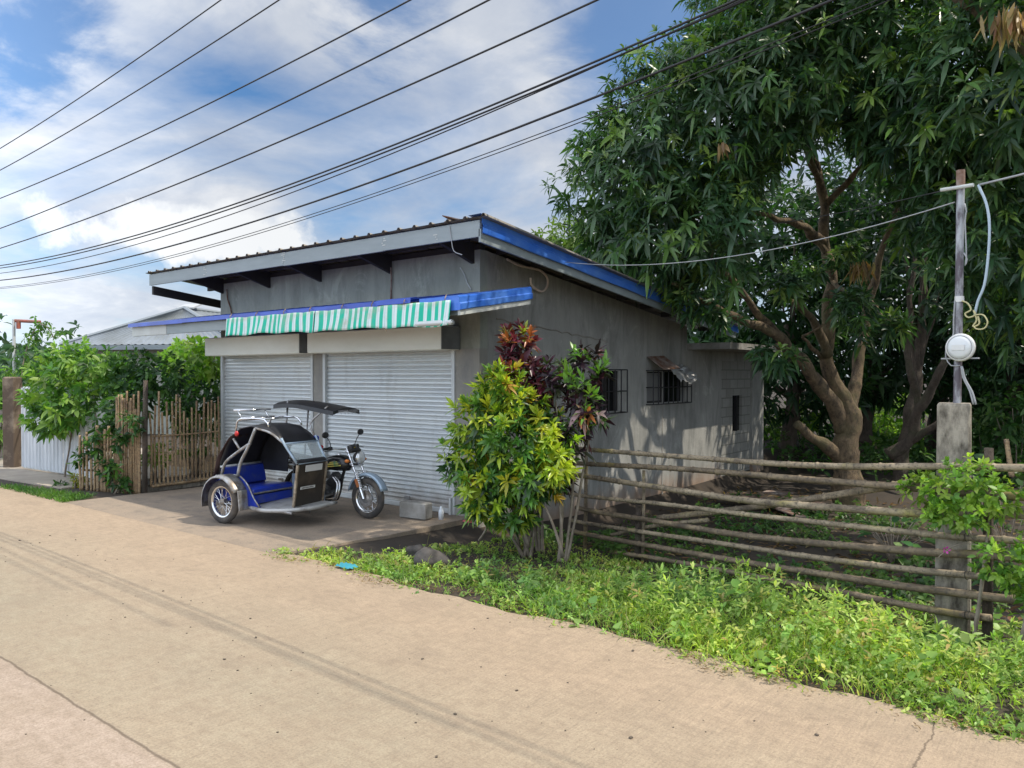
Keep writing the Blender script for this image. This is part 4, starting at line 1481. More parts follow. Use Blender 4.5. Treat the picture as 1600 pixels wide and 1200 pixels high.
fence = thing('bamboo_fence', 'weathered bamboo rail fence running along the weedy verge to the concrete post', 'fence', (-3.3, 7.7, gz1(-3.3, 7.7)))
RAILS = [
    ([(862, 694), (905, 701), (1058, 713), (1260, 727), (1461, 729), (1600, 731), (1700, 731)], .030),
    ([(880, 722), (920, 725), (1070, 733), (1260, 749), (1426, 762), (1561, 774), (1690, 778)], .033),
    ([(880, 738), (920, 745), (1040, 763), (1160, 781), (1260, 790), (1439, 802), (1600, 803), (1690, 804)], .036),
    ([(884, 770), (920, 776), (1031, 787), (1160, 803), (1260, 814), (1474, 837), (1569, 843), (1680, 856)], .027),
    ([(900, 793), (929, 799), (1010, 812), (1130, 832), (1260, 847), (1456, 863), (1543, 867), (1660, 880)], .034),
    ([(890, 812), (920, 818), (1010, 832), (1160, 854), (1260, 869), (1383, 885), (1474, 895), (1552, 902)], .028),
    ([(892, 828), (917, 835), (1040, 857), (1160, 878), (1260, 893), (1405, 915), (1600, 939), (1670, 948)], .033),
    ([(955, 862), (1028, 873), (1160, 897), (1296, 922), (1474, 956), (1560, 967)], .029),
]
for i, (pp, r_) in enumerate(RAILS):
    mb = MB()
    pts = [onf(a, b_, -.04 if i % 2 else -.05) for a, b_ in pp]
    bamboo(mb, pts, r_ * .86, r_ * 1.06, .30 + .02 * (i % 3))
    mb.build('rail', M['bamboo_old'], fence, smooth=True)
mb = MB()
bamboo(mb, [onf(1028, 809, .10), onf(1181, 792, .10), onf(1413, 756, .10), onf(1470, 742, .1)], .03, .036)
o_ = mb.build('brace_rail', M['bamboo_old'], fence, smooth=True)
mb = MB()
bamboo(mb, [onf(955, 836, .14), onf(1020, 822, .1), onf(1110, 812, .1)], .022, .025)
mb.build('brace_rail', M['bamboo_old'], fence, smooth=True)
for px_, top, bot, r_ in ((914, 702, 850, .024), (996, 790, 884, .042), (1004, 735, 800, .02)):
    mb = MB()
    a, b_ = onf(px_ + 2, top, .03), onf(px_, bot, .03)
    b_[2] = gz1(b_[0], b_[1]) - .15
    mb.tube([b_, (a + b_) / 2 + (.004, .0, 0), a], [r_ * 1.1, r_, r_ * .92], 9)
    mb.build('fence_post', M['bark_dark'] if r_ > .03 else M['bamboo_old'], fence, smooth=True)
for px_, top in ((1545, 700), (1655, 700)):
    a = onf(px_, top, .04)
    mb = MB().tube([(a[0], a[1], gz1(a[0], a[1]) - .15), tuple(a)], [.04, .034], 8)
    mb.build('fence_post', M['bark_dark'], fence, smooth=True)
tw = MB()
for i, (pp, r_) in enumerate(RAILS):
    for px_ in (996, 1508):
        ys_ = [b_ for a, b_ in pp]
        xs2 = [a for a, b_ in pp]
        if px_ < xs2[0] or px_ > xs2[-1]:
            continue
        c = onf(px_, float(np.interp(px_, xs2, ys_)), -.03)
        k = [(c[0] + fd[0] * .008 * q + 0, c[1] + fd[1] * .008 * q, c[2]) for q in (0,)]
        ring = [c + fn * .042 * math.cos(t) + KV * .036 * math.sin(t) + fd * .004 * t for t in np.linspace(0, 9, 22)]
        tw.tube(ring, .0025, 4)
tw.build('lashing', M['cable'], fence)

# ---- concrete post with a steel pole and electric meter
PP = np.array((-1.13, 7.43, 0.0))
post = thing('utility_post', 'square stained concrete post carrying a steel pole, a round electric meter and tangled wires', 'utility post', (PP[0], PP[1], gz1(PP[0], PP[1])))
pz = gz1(PP[0], PP[1]) - .3
ptop = float(on_plane(1505, 630, fn, PP)[2])
mb = MB()
Mr = Matrix.Rotation(.10, 3, 'Z')
secs = []
for z, h in ((pz, .132), (ptop - .02, .122), (ptop, .114)):
    secs.append([PP + np.array(Mr @ Vector((a * h, b_ * h, 0))) + KV * z for a, b_ in ((-.85, -1), (.85, -1), (1, -.85), (1, .85), (.85, 1), (-.85, 1), (-1, .85), (-1, -.85))])
mb.grid([s + [s[0]] for s in secs])
mb.add(secs[-1], [tuple(range(8))])
mb.build('concrete_base', M['post_concrete'], post)


def pp_(px_, py_, off=0.0):
    return on_plane(px_, py_, fn, PP - fn * .0 + fn * off)


PC = pp_(1499, 585)
mb = MB()
pt = [pp_(1495, 660, -.0), pp_(1497, 560), pp_(1499, 430), pp_(1501, 290), pp_(1501, 268)]
mb.tube(pt, .031, 12)
M['pole'] = simple('peeling_pole_paint', (.38, .40, .42), .6, .2, (.10, .085, .10), 5, stretch=(2, 2, .8), lo=.38, hi=.55)
mb.build('steel_pole', M['pole'], post, smooth=True, angle=50)
mb = MB().tube([pp_(1501, 292), pp_(1501, 266)], .034, 10)
mb.build('rusty_cap', M['rust'], post, smooth=True, angle=50)
MB().tube([pp_(1470, 297, -.03), pp_(1521, 289, -.03)], .016, 8).build('cross_arm', M['white_beam'], post)
mc = pp_(1501, 543, -.05)
mt = MB().lathe([(0, .05), (.10, .05), (.112, .02), (.112, -.01), (.098, -.025), (.088, -.025)], mc, tuple(fn), 28)
meter = mt.build('electric_meter', M['galv'], post, smooth=True, angle=40)
MB().lathe([(.097, -.018), (.092, -.032), (.07, -.043), (.03, -.048), (0, -.049)], mc, tuple(fn), 28).build('glass_cover', simple('milky_meter_cover', (.62, .64, .64), .15), meter, smooth=True)
MB().lathe([(.112, .0), (.118, -.008), (.112, -.022), (.100, -.026)], mc, tuple(fn), 28).build('ring', M['white_plate'], meter, smooth=True)
MB().obox(mc + KV * .0 - fn * .0495, (.10, .006, .045), Matrix.Rotation(math.atan2(fd[1], fd[0]), 3, 'Z')).build('dial_plate', M['white_plate'], meter)
br_ = MB().obox(pp_(1500, 560, -.02), (.29, .03, .012), Matrix.Rotation(math.atan2(fd[1], fd[0]), 3, 'Z'))
br_.build('bracket', M['cable_grey'], post)
MB().tube([pp_(1499, 463), pp_(1499, 472)], .036, 12).build('clamp', M['white_plate'], post, smooth=True, angle=50)
wb = MB()
wb.tube(smoothpts([pp_(a, b_, -.05) for a, b_ in ((1503, 470), (1512, 474), (1517, 484), (1508, 490), (1513, 496), (1524, 492), (1521, 485), (1526, 500), (1520, 510), (1530, 506), (1528, 494))], .012), .007, 6)
wb.tube(smoothpts([pp_(a, b_, -.06) for a, b_ in ((1524, 492), (1536, 492), (1543, 503), (1538, 513), (1526, 514), (1520, 508))], .012), .006, 6)
wb.build('curled_wire', simple('yellowed_wire', (.46, .42, .22), .5), post, smooth=True)
hc = MB()
hc.tube(smoothpts([pp_(a, b_, -.04) for a, b_ in ((1529, 289), (1532, 297), (1541, 318), (1546, 352), (1544, 400), (1538, 445), (1528, 470), (1523, 492))], .04), .011, 7)
hc.build('service_cable', simple('pale_blue_cable', (.36, .45, .52), .4), post, smooth=True)
lc = MB()
lc.tube(smoothpts([pp_(a, b_, -.035) for a, b_ in ((1492, 470), (1490, 500), (1489, 525), (1480, 540), (1478, 558), (1486, 571), (1500, 571))], .03), .006, 6)
lc.tube(smoothpts([pp_(a, b_, -.04) for a, b_ in ((1502, 572), (1505, 590), (1515, 610), (1521, 632))], .03), .008, 6)
lc.tube(smoothpts([pp_(a, b_, -.04) for a, b_ in ((1503, 572), (1508, 592), (1519, 612), (1525, 632))], .03), .008, 6)
lc.tube(smoothpts([pp_(a, b_, -.035) for a, b_ in ((1507, 318), (1510, 330), (1508, 345), (1510, 400), (1508, 415), (1511, 405), (1506, 395))], .03), .006, 6)
lc.build('meter_lead', M['cable_grey'], post, smooth=True)

# ================================================================== LEFT SIDE: bamboo pickets, gate, house
GP = np.array((-12.98, 6.02, 0))
pk = thing('picket_fence', 'dense brown bamboo picket fence smothered by the green creeper', 'fence', (-13.9, 5.85, 0))
A0, A1 = np.array((-14.25, 5.76, -.02)), np.array((-12.96, 6.19, -.02))
for i in range(36):
    t = i / 35
    p = A0 + (A1 - A0) * t + np.array((0, random.uniform(-.025, .025), 0))
    tall = t > .62
    h = (1.72 + random.uniform(-.25, .10)) if tall else (1.05 + random.uniform(-.12, .14))
    mb = MB()
    lean = random.uniform(-.03, .03)
    r_ = random.uniform(.016, .026)
    bamboo(mb, [p, p + np.array((lean * .5, random.uniform(-.01, .01), h / 2)), p + np.array((lean, 0, h))], r_, r_ * .85, .27, 7)
    mb.build('picket', M['bamboo_dry'], pk, smooth=True)
for z in (.35, .85):
    mb = MB()
    bamboo(mb, [A0 + KV * z + (0, .04, 0), A1 + KV * z + (0, .04, 0)], .02, .022)
    mb.build('rail', M['bamboo_dry'], pk, smooth=True)
mb = MB().tube([(-12.91, 6.24, -.1), (-12.905, 6.25, 1.0), (-12.89, 6.26, 1.9)], [.045, .042, .038], 9)
mb.build('post', M['bark_dark'], pk, smooth=True)

gt = thing('bamboo_gate', 'open bamboo picket gate with spaced stakes between dense fence and shop corner', 'gate', (-13.04, 6.8, 0))
B0, B1 = np.array((-12.93, 6.36, 0)), np.array((-13.12, 7.72, 0))
hs = [1.28, 1.38, 1.62, 1.32, 1.5, 1.46, 1.58, 1.55, 1.3, 1.18, 1.36, 1.42, 1.28, 1.55, 1.44, 1.5, 1.35, 1.48]
for i in range(18):
    t = i / 17
    p = B0 + (B1 - B0) * t + KV * .09
    mb = MB()
    h = hs[i] + random.uniform(-.05, .05)
    bamboo(mb, [p, p + np.array((0, random.uniform(-.015, .015), h * .5)), p + np.array((0, random.uniform(-.035, .035), h))], .021, .017, .27, 7)
    mb.build('picket', M['bamboo_dry'], gt, smooth=True)
for z in (.10, .95):
    mb = MB()
    bamboo(mb, [B0 + KV * z + (.035, 0, 0), (B0 + B1) / 2 + KV * (z - .01) + (.035, 0, 0), B1 + KV * z + (.035, 0, 0)], .026 if z < .5 else .014, .026 if z < .5 else .014)
    mb.build('rail', M['bamboo_dry'], gt, smooth=True)
lg = MB()
lg.obox((-13.10, 6.95, .04), (.14, 1.5, .16), Matrix.Rotation(.06, 3, 'Z'), .03)
tag(lg.build('stone_sill', M['post_concrete']), 'rough dark stone sill lying under the open bamboo gate', 'sill')

# low sunlit curb in the garden
cb_ = MB()
cb_.obox((-15.6, 8.6, .14), (3.6, .22, .34), Matrix.Rotation(.05, 3, 'Z'), .03)
tag(cb_.build('garden_curb', simple('sandy_curb', (.42, .30, .20), .9, 0, (.30, .21, .14), 3)), 'low sandy concrete curb in the garden behind the bamboo gate', 'curb')

# white corrugated sheet gate
wg = thing('white_gate', 'white corrugated metal gate leaves at the end of the pale path', 'gate', (-17.0, 6.3, 0))
wm = simple('white_corrugated', (.56, .59, .62), .45, .2, (.44, .47, .50), 2, stretch=(4, 1, .5))
for x0, x1, y0, y1 in ((-18.15, -16.42, 6.2, 6.32), (-16.36, -15.2, 6.32, 6.36)):
    mb = MB()
    Gr = []
    n = int((x1 - x0) / .02)
    for i in range(n + 1):
        t = i / n
        x_ = x0 + (x1 - x0) * t
        ph = (x_ % .15) / .15
        d_ = .022 if ph < .3 else 0
        yv = y0 + (y1 - y0) * t - d_
        Gr.append([(x_, yv, .06), (x_, yv, 1.72)])
    mb.grid(Gr)
    lf = mb.build('gate_leaf', wm, wg)
    f2 = MB()
    for z in (.045, 1.72):
        f2.tube([(x0, y0 + .03, z), (x1, y1 + .03, z)], .022, 8)
    for q in (0, 1):
        f2.tube([((x0, x1)[q], (y0, y1)[q] + .03, .045), ((x0, x1)[q], (y0, y1)[q] + .03, 1.72)], .022, 8)
    f2.build('frame', M['rail_white'], lf)

# brown gate post + thin pole with a red arm
mb = MB()
c_ = at(20, 700, 16.6)
gp = (c_[0], c_[1])
mb.obox((gp[0], gp[1], .95), (.27, .27, 2.0), Matrix.Rotation(.6, 3, 'Z'), .03)
gpo = tag(mb.build('gate_post', simple('brown_stained_post', (.10, .072, .052), .9, 0, (.24, .19, .14), 2.2, lo=.5, hi=.66, bmp=.5)), 'thick brown stained gate post beside the white metal gate', 'post')
pl_ = thing('lamp_pole', 'thin white pole with a rusty red arm behind the brown gate post', 'pole', (c_[0], c_[1] + .5, 0))
q = at(22, 560, 17.0)
MB().tube([(q[0], q[1], 0), (q[0], q[1], at(22, 499, 17.0)[2])], .034, 8).build('pole', M['rail_white'], pl_, smooth=True, angle=50)
q2 = at(22, 501, 17.0)
q3 = at(63, 503, 17.0)
ar = MB().tube([q2, q3], .035, 8)
ar.obox(q2 + np.array((.08, .06, -.09)), (.10, .06, .18))
ar.build('arm', simple('rusty_red_paint', (.33, .09, .06), .6, 0, (.22, .10, .07), 5), pl_, smooth=True, angle=50)

# neighbour's house, its ridge running away from the road
hz = thing('house', 'low house with a grey hipped metal roof behind the garden creepers', 'house', tuple(cw(-11.6, 27, 0)))
hu = norm(np.array([cw(.22, 1, 0)]))[0]           # ridge direction (away)
hv_ = np.array((hu[1], -hu[0], 0))
if hv_ @ RV < 0:
    hv_ = -hv_
ap = cw(-11.58, 27.2, 0)
Lc = cw(-15.3, 26, 0)
half = abs((ap - Lc) @ hv_)
fr0 = (Lc - ap) @ hu
E_ = lambda a, b_, z: ap + hv_ * a + hu * b_ + KV * z
ez, rz_ = 2.98, 4.32
A_, B_, C_, D_ = E_(-half, fr0, ez), E_(half, fr0, ez), E_(half, 10, ez), E_(-half, 10, ez)
R0, R1 = E_(0, 0, rz_), E_(0, 7, rz_)
mb = MB()


def corr(mb, a, b_, c, d_, n=26):
    """ribbed sheet quad a-b (eave) d-c (ridge)"""
    Gr = []
    nrm_ = np.cross(b_ - a, d_ - a); nrm_ = nrm_ / np.linalg.norm(nrm_)
    if nrm_[2] < 0:
        nrm_ = -nrm_
    for i in range(n * 3 + 1):
        t = i / (n * 3)
        Gr.append([a + (b_ - a) * t + nrm_ * (.03 if i % 3 == 1 else 0), d_ + (c - d_) * t + nrm_ * (.03 if i % 3 == 1 else 0)])
    mb.grid(Gr)


corr(mb, A_, B_, R0 + hv_ * .02, R0 - hv_ * .02)
corr(mb, B_, C_, R1, R0)
corr(mb, D_, A_, R0, R1)
corr(mb, C_, D_, R1 - hv_ * .02, R1 + hv_ * .02)
M['house_roof'] = simple('weathered_grey_roof', (.24, .27, .30), .5, .3, (.18, .20, .21), 1.2)
hr = mb.build('roof', M['house_roof'], hz)
mb = MB()
for a, b_ in ((A_, R0), (B_, R0), (R0, R1)):
    mb.tube([a + KV * .03, b_ + KV * .04], .07, 6)
mb.build('ridge_cap', simple('pale_ridge_cap', (.26, .29, .31), .5, .3), hr)
mb = MB()
for a, b_ in ((A_, B_), (B_, C_), (D_, A_)):
    mb.prism([a - KV * .16, b_ - KV * .16, b_ - KV * .01, a - KV * .01], (0, .03, 0))
mb.build('fascia', M['grey_fascia'], hr)
mb = MB()
iA, iB, iC, iD = E_(-half + .7, fr0 + .7, 0), E_(half - .7, fr0 + .7, 0), E_(half - .7, 9.4, 0), E_(-half + .7, 9.4, 0)
for a, b_ in ((iA, iB), (iB, iC), (iC, iD), (iD, iA)):
    mb.prism([a - KV * .2, b_ - KV * .2, b_ + KV * 2.9, a + KV * 2.9], tuple((E_(0, 2, 0) - (a + b_) / 2) * .02))
mb.build('wall', M['plaster_front'], hz)
dd = iA + (iB - iA) * .25
ww = MB().prism([iA + (iB - iA) * .15 + KV * 1.0, iA + (iB - iA) * .32 + KV * 1.0, iA + (iB - iA) * .32 + KV * 2.1, iA + (iB - iA) * .15 + KV * 2.1], tuple(-hu * .04))
ww.build('window', M['dark_glass'], hz)
# vent flap on the ridge
mb = MB().obox(R0 + hu * .4 + KV * .12 - hv_ * .1, (.7, .5, .05), Matrix.Rotation(.4, 3, 'Z') @ Matrix.Rotation(.35, 3, 'X'))
mb.build('ridge_flap', simple('pale_flap', (.46, .48, .50), .5, .2), hr)

# ================================================================== TREES
def limb(mb, pts, n=12, wob=.02):
    """pts rows (x,y,z,r)"""
    P = smoothpts(pts, .09)
    k = np.arange(len(P))
    for a in range(3):
        P[:, a] += wob * np.sin(k * (.55 + a * .21) + a * 2 + P[0, 0] * 5) * np.minimum(1, k / 6)
    rad = np.maximum(P[:, 3], .008) * (1 + .07 * np.sin(k * .9 + P[0, 1]) + .04 * np.sin(k * 2.3))
    mb.tube([tuple(p[:3]) for p in P], list(rad), n)


TZ = 15.0


def tp(px_, py_, wpx, Z=TZ):
    p = at(px_, py_, Z)
    return (p[0], p[1], p[2], wpx / 2 / FOC * Z)


base = at(1322, 780, TZ)
mango = thing('mango_tree', 'big mango tree with several brown limbs and a dark glossy crown over the shop roof', 'tree', (base[0], base[1], gz1(base[0], base[1])))
mb = MB()
limb(mb, [tp(1328, 800, 57.4), tp(1323, 745, 43.5), tp(1322, 700, 38.3), tp(1326, 655, 34.8), tp(1318, 618, 27.8)], 18)
limb(mb, [tp(1321, 668, 29.6), tp(1319, 630, 25.2), tp(1306, 602, 22.6), tp(1294, 572, 20.0), tp(1292, 530, 19.1), tp(1295, 480, 18.3), tp(1299, 440, 17.4), tp(1293, 400, 15.7), tp(1286, 355, 14.8), tp(1288, 315, 13.9), tp(1280, 275, 12.2), tp(1266, 240, 9.6), tp(1252, 190, 7.0), tp(1230, 120, 4.3)], 14)
limb(mb, [tp(1318, 672, 27.8), tp(1306, 640, 23.5, 14.9), tp(1283, 606, 22.6, 14.7), tp(1258, 572, 19.1, 14.4), tp(1218, 527, 16.5, 14.0), tp(1180, 508, 13.1, 13.7), tp(1143, 493, 10.4, 13.4), tp(1092, 465, 8.7, 13.0), tp(1050, 440, 5.2, 12.7)], 14)
limb(mb, [tp(1222, 532, 13.9, 14.0), tp(1198, 503, 11.3, 13.9), tp(1180, 484, 10.4, 13.8), tp(1150, 445, 9.6, 13.6), tp(1122, 416, 7.0, 13.4), tp(1100, 370, 5.2, 13.2), tp(1060, 300, 3.5, 13)], 12)
limb(mb, [tp(1293, 555, 17.4, 14.9), tp(1284, 526, 13.9, 14.7), tp(1265, 495, 11.3, 14.5), tp(1240, 473, 8.7, 14.2), tp(1200, 455, 5.2, 13.8)], 12)
limb(mb, [tp(1328, 640, 23.5), tp(1334, 610, 19.1, 15.2), tp(1344, 552, 16.5, 15.4), tp(1356, 485, 14.8, 15.5), tp(1366, 440, 13.1, 15.5), tp(1374, 405, 10.4, 15.4), tp(1392, 350, 7.8, 15), tp(1420, 270, 5.2, 14.5), tp(1440, 190, 3.5, 14)], 12)
limb(mb, [tp(1288, 378, 13.1), tp(1268, 362, 12.2, 14.6), tp(1245, 350, 10.4, 14.2), tp(1200, 338, 7.8, 13.7), tp(1150, 320, 4.3, 13.2)], 10)
limb(mb, [tp(1291, 396, 10.4), tp(1280, 380, 9.6, 14.9), tp(1265, 368, 7.8, 14.8), tp(1250, 345, 5.2, 14.6)], 10)
limb(mb, [tp(1281, 285, 11.3), tp(1271, 262, 10.4, 14.7), tp(1257, 227, 9.6, 14.4), tp(1232, 216, 7.0, 14.1), tp(1190, 190, 4.3, 13.7)], 10)
limb(mb, [tp(1290, 320, 11.3), tp(1318, 292, 9.6, 14.8), tp(1348, 258, 7.8, 14.4), tp(1390, 210, 5.2, 13.8), tp(1440, 140, 3.5, 13)], 10)
limb(mb, [tp(1259, 574, 11.3, 14.4), tp(1230, 550, 8.7, 14.1), tp(1212, 540, 7.0, 13.5)], 8)
limb(mb, [tp(1285, 560, 8.7), tp(1262, 535, 5.2, 14.5), tp(1253, 525, 4.3, 14.4), tp(1290, 508, 2.6, 14.2)], 8)
limb(mb, [tp(1310, 715, 22.6), tp(1296, 700, 20.9, 14.8), tp(1272, 686, 14.8, 14.6), tp(1247, 664, 13.1, 14.4)], 10)
limb(mb, [tp(1360, 470, 7.8, 15.5), tp(1375, 490, 6.1, 14.5), tp(1390, 505, 4.3, 13.2)], 8)
limb(mb, [tp(1300, 440, 7.8), tp(1325, 460, 6.1, 14), tp(1330, 470, 4.3, 13.2)], 8)
mb.build('trunk', M['bark'], mango, smooth=True)
MANGO = [(.42, (.046, .102, .044)), (.27, (.064, .135, .048)), (.16, (.10, .19, .052)), (.10, (.18, .28, .062)), (.05, (.028, .065, .038))]


def L_(px_, py_, Z, rx, rz=None, ry=None):
    """lobe centre at a photo pixel and real depth; radii in metres along the view's right, depth and up are close to world X/Y/Z for round lobes"""
    return (tuple(at(px_, py_, Z)), (rx, ry or rx, rz or rx))


LOBES = [
    L_(975, 300, 13.2, 1.15, 1.25), L_(1030, 225, 13.3, 1.45, 1.4), L_(1000, 375, 13.4, 1.15, .75), L_(1080, 350, 12.6, 1.35, 1.05), L_(1110, 190, 13.2, 1.7, 1.55),
    L_(1150, 350, 12.5, .95, .9), L_(1215, 150, 12.6, 1.8, 1.5), L_(1270, 10, 13.0, 1.7, 1.6), L_(1310, 90, 12.3, 1.7, 1.4), L_(1345, 190, 12.4, 1.1, .6),
    L_(1420, 60, 11.6, 1.7, 1.5), L_(1440, 200, 12.0, 1.35, 1.05), L_(1500, 130, 11.0, 1.5, 1.4), L_(1560, 240, 10.6, 1.15, 1.0), L_(1465, 330, 12.2, .8, .6), L_(1570, 370, 10.8, 1.0, .85), L_(1600, 470, 11.2, .9, .8),
    L_(1610, 90, 9.6, 1.4, 1.4), L_(1110, 440, 12.9, .75, .4),
    (tuple(cw(6.1, 15.5, 9.4)), (2.8, 2.8, 2.0)), (tuple(cw(7.4, 14.8, 8.8)), (2.8, 2.8, 2.2)), (tuple(cw(4.6, 15.0, 7.6)), (1.9, 1.9, 1.6)), (tuple(cw(8.2, 12.6, 8.0)), (2.2, 2.2, 2.0)),
    (tuple(cw(5.6, 12.6, 9.2)), (2.2, 2.2, 1.8)),
]
SMALL = [L_(1222, 560, 12.8, .32, .24), L_(1195, 548, 12.9, .22, .18), L_(1330, 475, 13.0, .36, .34), L_(1392, 506, 13.1, .34, .20), L_(1340, 515, 13.1, .2, .22), L_(1232, 445, 13.2, .3, .25), L_(1092, 474, 12.9, .5, .25), L_(1132, 498, 12.9, .25, .13), L_(1255, 425, 14, .35, .3), L_(1320, 400, 14.4, .3, .3)]
LOB2 = LOBES[-5:]
Pa, Aa = crown_points(LOBES[:-5], 20, .22)
Pb, Ab = crown_points(LOB2, 9, .10)
P, A = np.concatenate([Pa, Pb]), np.concatenate([Aa, Ab])
pu_, pz_ = P @ RV, P @ DV
px_p = 800 + 1200 * pu_ / pz_
py_p = 585 - 1200 * (P[:, 2] - EYE) / pz_
hol = ((px_p - 1288) / 112) ** 2 + ((py_p - 395) / 165) ** 2      # the open middle of the crown, round the main limbs
keep = ~((P[:, 2] < 5.6) & (pz_ > 13.6) & (pu_ > 4.2)) & ((hol > 1) | (rng.random(len(P)) < .07))
S_ = np.array(SUN)
for yw, zw, rw in [(rng.uniform(10.2, 18.2), rng.uniform(-.5, 1.5) * rng.uniform(.4, 1), rng.uniform(.22, .30)) for _ in range(44)] + [(11.2, -.2, .42), (12.4, -.2, .38), (12.9, .1, .34), (13.6, 0, .36), (17.6, .2, .32)] or [(10.6, .0, .30), (11.0, .5, .26), (11.3, -.2, .36), (11.7, .9, .26), (12.0, .3, .34), (12.3, -.3, .30), (12.5, 1.2, .24), (12.8, .6, .32), (13.2, .0, .36), (13.6, .9, .28), (13.9, .3, .32), (14.3, -.2, .34), (14.9, .5, .24), (15.6, -.1, .26), (16.4, .6, .26), (17.0, 0, .34), (17.5, .9, .3), (17.9, .2, .3), (11.2, 1.3, .22), (13.1, 1.4, .22), (10.2, .6, .24)]:
    q_ = P - np.array((-6.95, yw, zw))
    q_ = q_ - (q_ @ S_)[:, None] * S_[None]
    keep &= (np.linalg.norm(q_, axis=1) > rw)      # gaps that let sunlight down to the wall
P, A = P[keep], A[keep]
A = norm(A * .75 + np.array((0, 0, .45)) + unit(len(P)) * .35)
Pm, Am = crown_points(SMALL, 24, .3)
Am = norm(Am * .6 + np.array((0, 0, .5)) + unit(len(Pm)) * .4)
near = [rosettes(P, A, 13, .185, .047, MANGO, th=(28, 108), droop=.45, fold=.22, rj=.45, drop=.15), rosettes(Pm, Am, 12, .20, .052, MANGO, th=(28, 105), droop=.45, fold=.22)]
# pale young tips along the top, the sun highlight put into their colour
tip = (rng.random(len(P)) < .10) & (A[:, 2] > .35) & (P[:, 2] > 5.2)
near.append(rosettes(P[tip] + A[tip] * .12, norm(A[tip] + (0, 0, .7)), 9, .15, .038, [(1, (.10, .19, .045)), (.6, (.15, .22, .05)), (.3, (.07, .14, .04))], th=(15, 80), droop=.3, fold=.25))
leafmesh('crown', near, M['leaf_gloss'], mango)
# bundles of dead leaves caught in the branches
for (px_, py_, Z, n_, L0, lab) in ((1346, 412, 14.0, 34, .34, 'bundle of dry yellow-brown leaves hanging from the right limb'), (1128, 224, 11.35, 9, .22, 'small pale dead leaf cluster caught in the middle of the mango crown'), (1578, 20, 8.3, 60, .30, 'big clump of dry brown leaves hanging high over the utility post')):
    c = at(px_, py_, Z)
    n = n_
    Pd = c + rng.normal(0, .09 if n > 20 else .03, (n, 3)) * (1, 1, .4)
    Ad = norm(np.array((0, 0, -1.0)) + rng.normal(0, .28, (n, 3)))
    lv = leaves(Pd, Ad, unit(n), L0 * rng.uniform(.6, 1.2, n), .05 * rng.uniform(.7, 1.3, n), pick([(1, (.30, .20, .09)), (1, (.40, .29, .13)), (.6, (.22, .13, .06))], n), droop=.1, fold=.5)
    o_ = leafmesh('dry_leaves', [lv], M['leaf'])
    tag(o_, lab, 'dead leaves')

# ---- second big tree standing further right, its crown reaching over the verge
def tree(name, label, basep, h0, lobes, dens, Lf, Wf, cols, trunk_r, n=8, mat='leaf', group=None, th=(20, 110), droop=.35, inner=.3, barkm='bark_dark', extra=None, shafts=()):
    t = thing(name, label, 'tree', (basep[0], basep[1], gz1(basep[0], basep[1])), group=group)
    mb = MB()
    b0 = np.array((basep[0], basep[1], gz1(basep[0], basep[1]) - .2))
    top = np.mean([np.array(c) for c, r_ in lobes], 0)
    mid = b0 + (top - b0) * .5 + np.array((.15, .1, 0))
    limb(mb, [(*b0, trunk_r * 1.25), (*(b0 + (mid - b0) * .4), trunk_r), (*mid, trunk_r * .8), (*top, trunk_r * .3)], 10)
    for c, r_ in lobes[:7]:
        c = np.array(c)
        limb(mb, [(*(b0 + (mid - b0) * .85), trunk_r * .5), (*((mid + c) / 2 + (0, 0, -.1)), trunk_r * .35), (*c, trunk_r * .12)], 8)
    if extra:
        for e in extra:
            limb(mb, e, 9)
    mb.build('trunk', M[barkm], t, smooth=True)
    P, A = crown_points(lobes, dens, inner)
    for o_, r_ in shafts:      # gaps where the sun comes through
        q_ = P - o_
        q_ = q_ - (q_ @ np.array(SUN))[:, None] * np.array(SUN)[None]
        k_ = np.linalg.norm(q_, axis=1) > r_
        P, A = P[k_], A[k_]
    A = norm(A * .7 + np.array((0, 0, .4)) + unit(len(P)) * .5)
    leafmesh('crown', [rosettes(P, A, n, Lf, Wf, cols, th=th, droop=droop, fold=.2)], M[mat], t)
    return t


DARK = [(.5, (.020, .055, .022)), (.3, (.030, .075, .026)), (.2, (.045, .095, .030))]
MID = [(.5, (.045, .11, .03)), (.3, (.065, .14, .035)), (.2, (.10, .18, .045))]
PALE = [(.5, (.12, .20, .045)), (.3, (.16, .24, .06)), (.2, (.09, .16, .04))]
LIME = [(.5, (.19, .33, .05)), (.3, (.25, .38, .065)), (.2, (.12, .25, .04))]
tree('mango_tree', 'mango tree at the photo edge whose high crown leans over the verge', (2.7, 12.4), 0,
     [((-.5, 9.75, 7.9), (1.8, 1.25, 1.4)), ((-2.3, 9.9, 8.3), (1.7, 1.15, 1.2)), ((.7, 10.6, 8.6), (2.0, 1.3, 1.6)), ((2.4, 12.6, 6.8), (2.0, 1.6, 1.8)), ((-3.7, 10.3, 8.8), (1.4, 1.1, 1.0)), ((1.7, 9.5, 8.1), (1.6, 1.05, 1.2)), ((2.0, 12.6, 4.6), (1.3, 1.1, 1.1))],
     14, .20, .05, MANGO, .2, 11, 'leaf_gloss', barkm='bark', shafts=[(at(862, 715, 8.75), .42), (at(790, 640, 9.0), .36), (at(735, 690, 9.15), .3), (at(912, 570, 9.2), .34), (at(812, 525, 9.4), .3), (at(1505, 765, 6.15), .75), (at(1575, 875, 5.75), .7), (at(1150, 880, 7.4), .25), (at(1330, 915, 6.6), .22)])

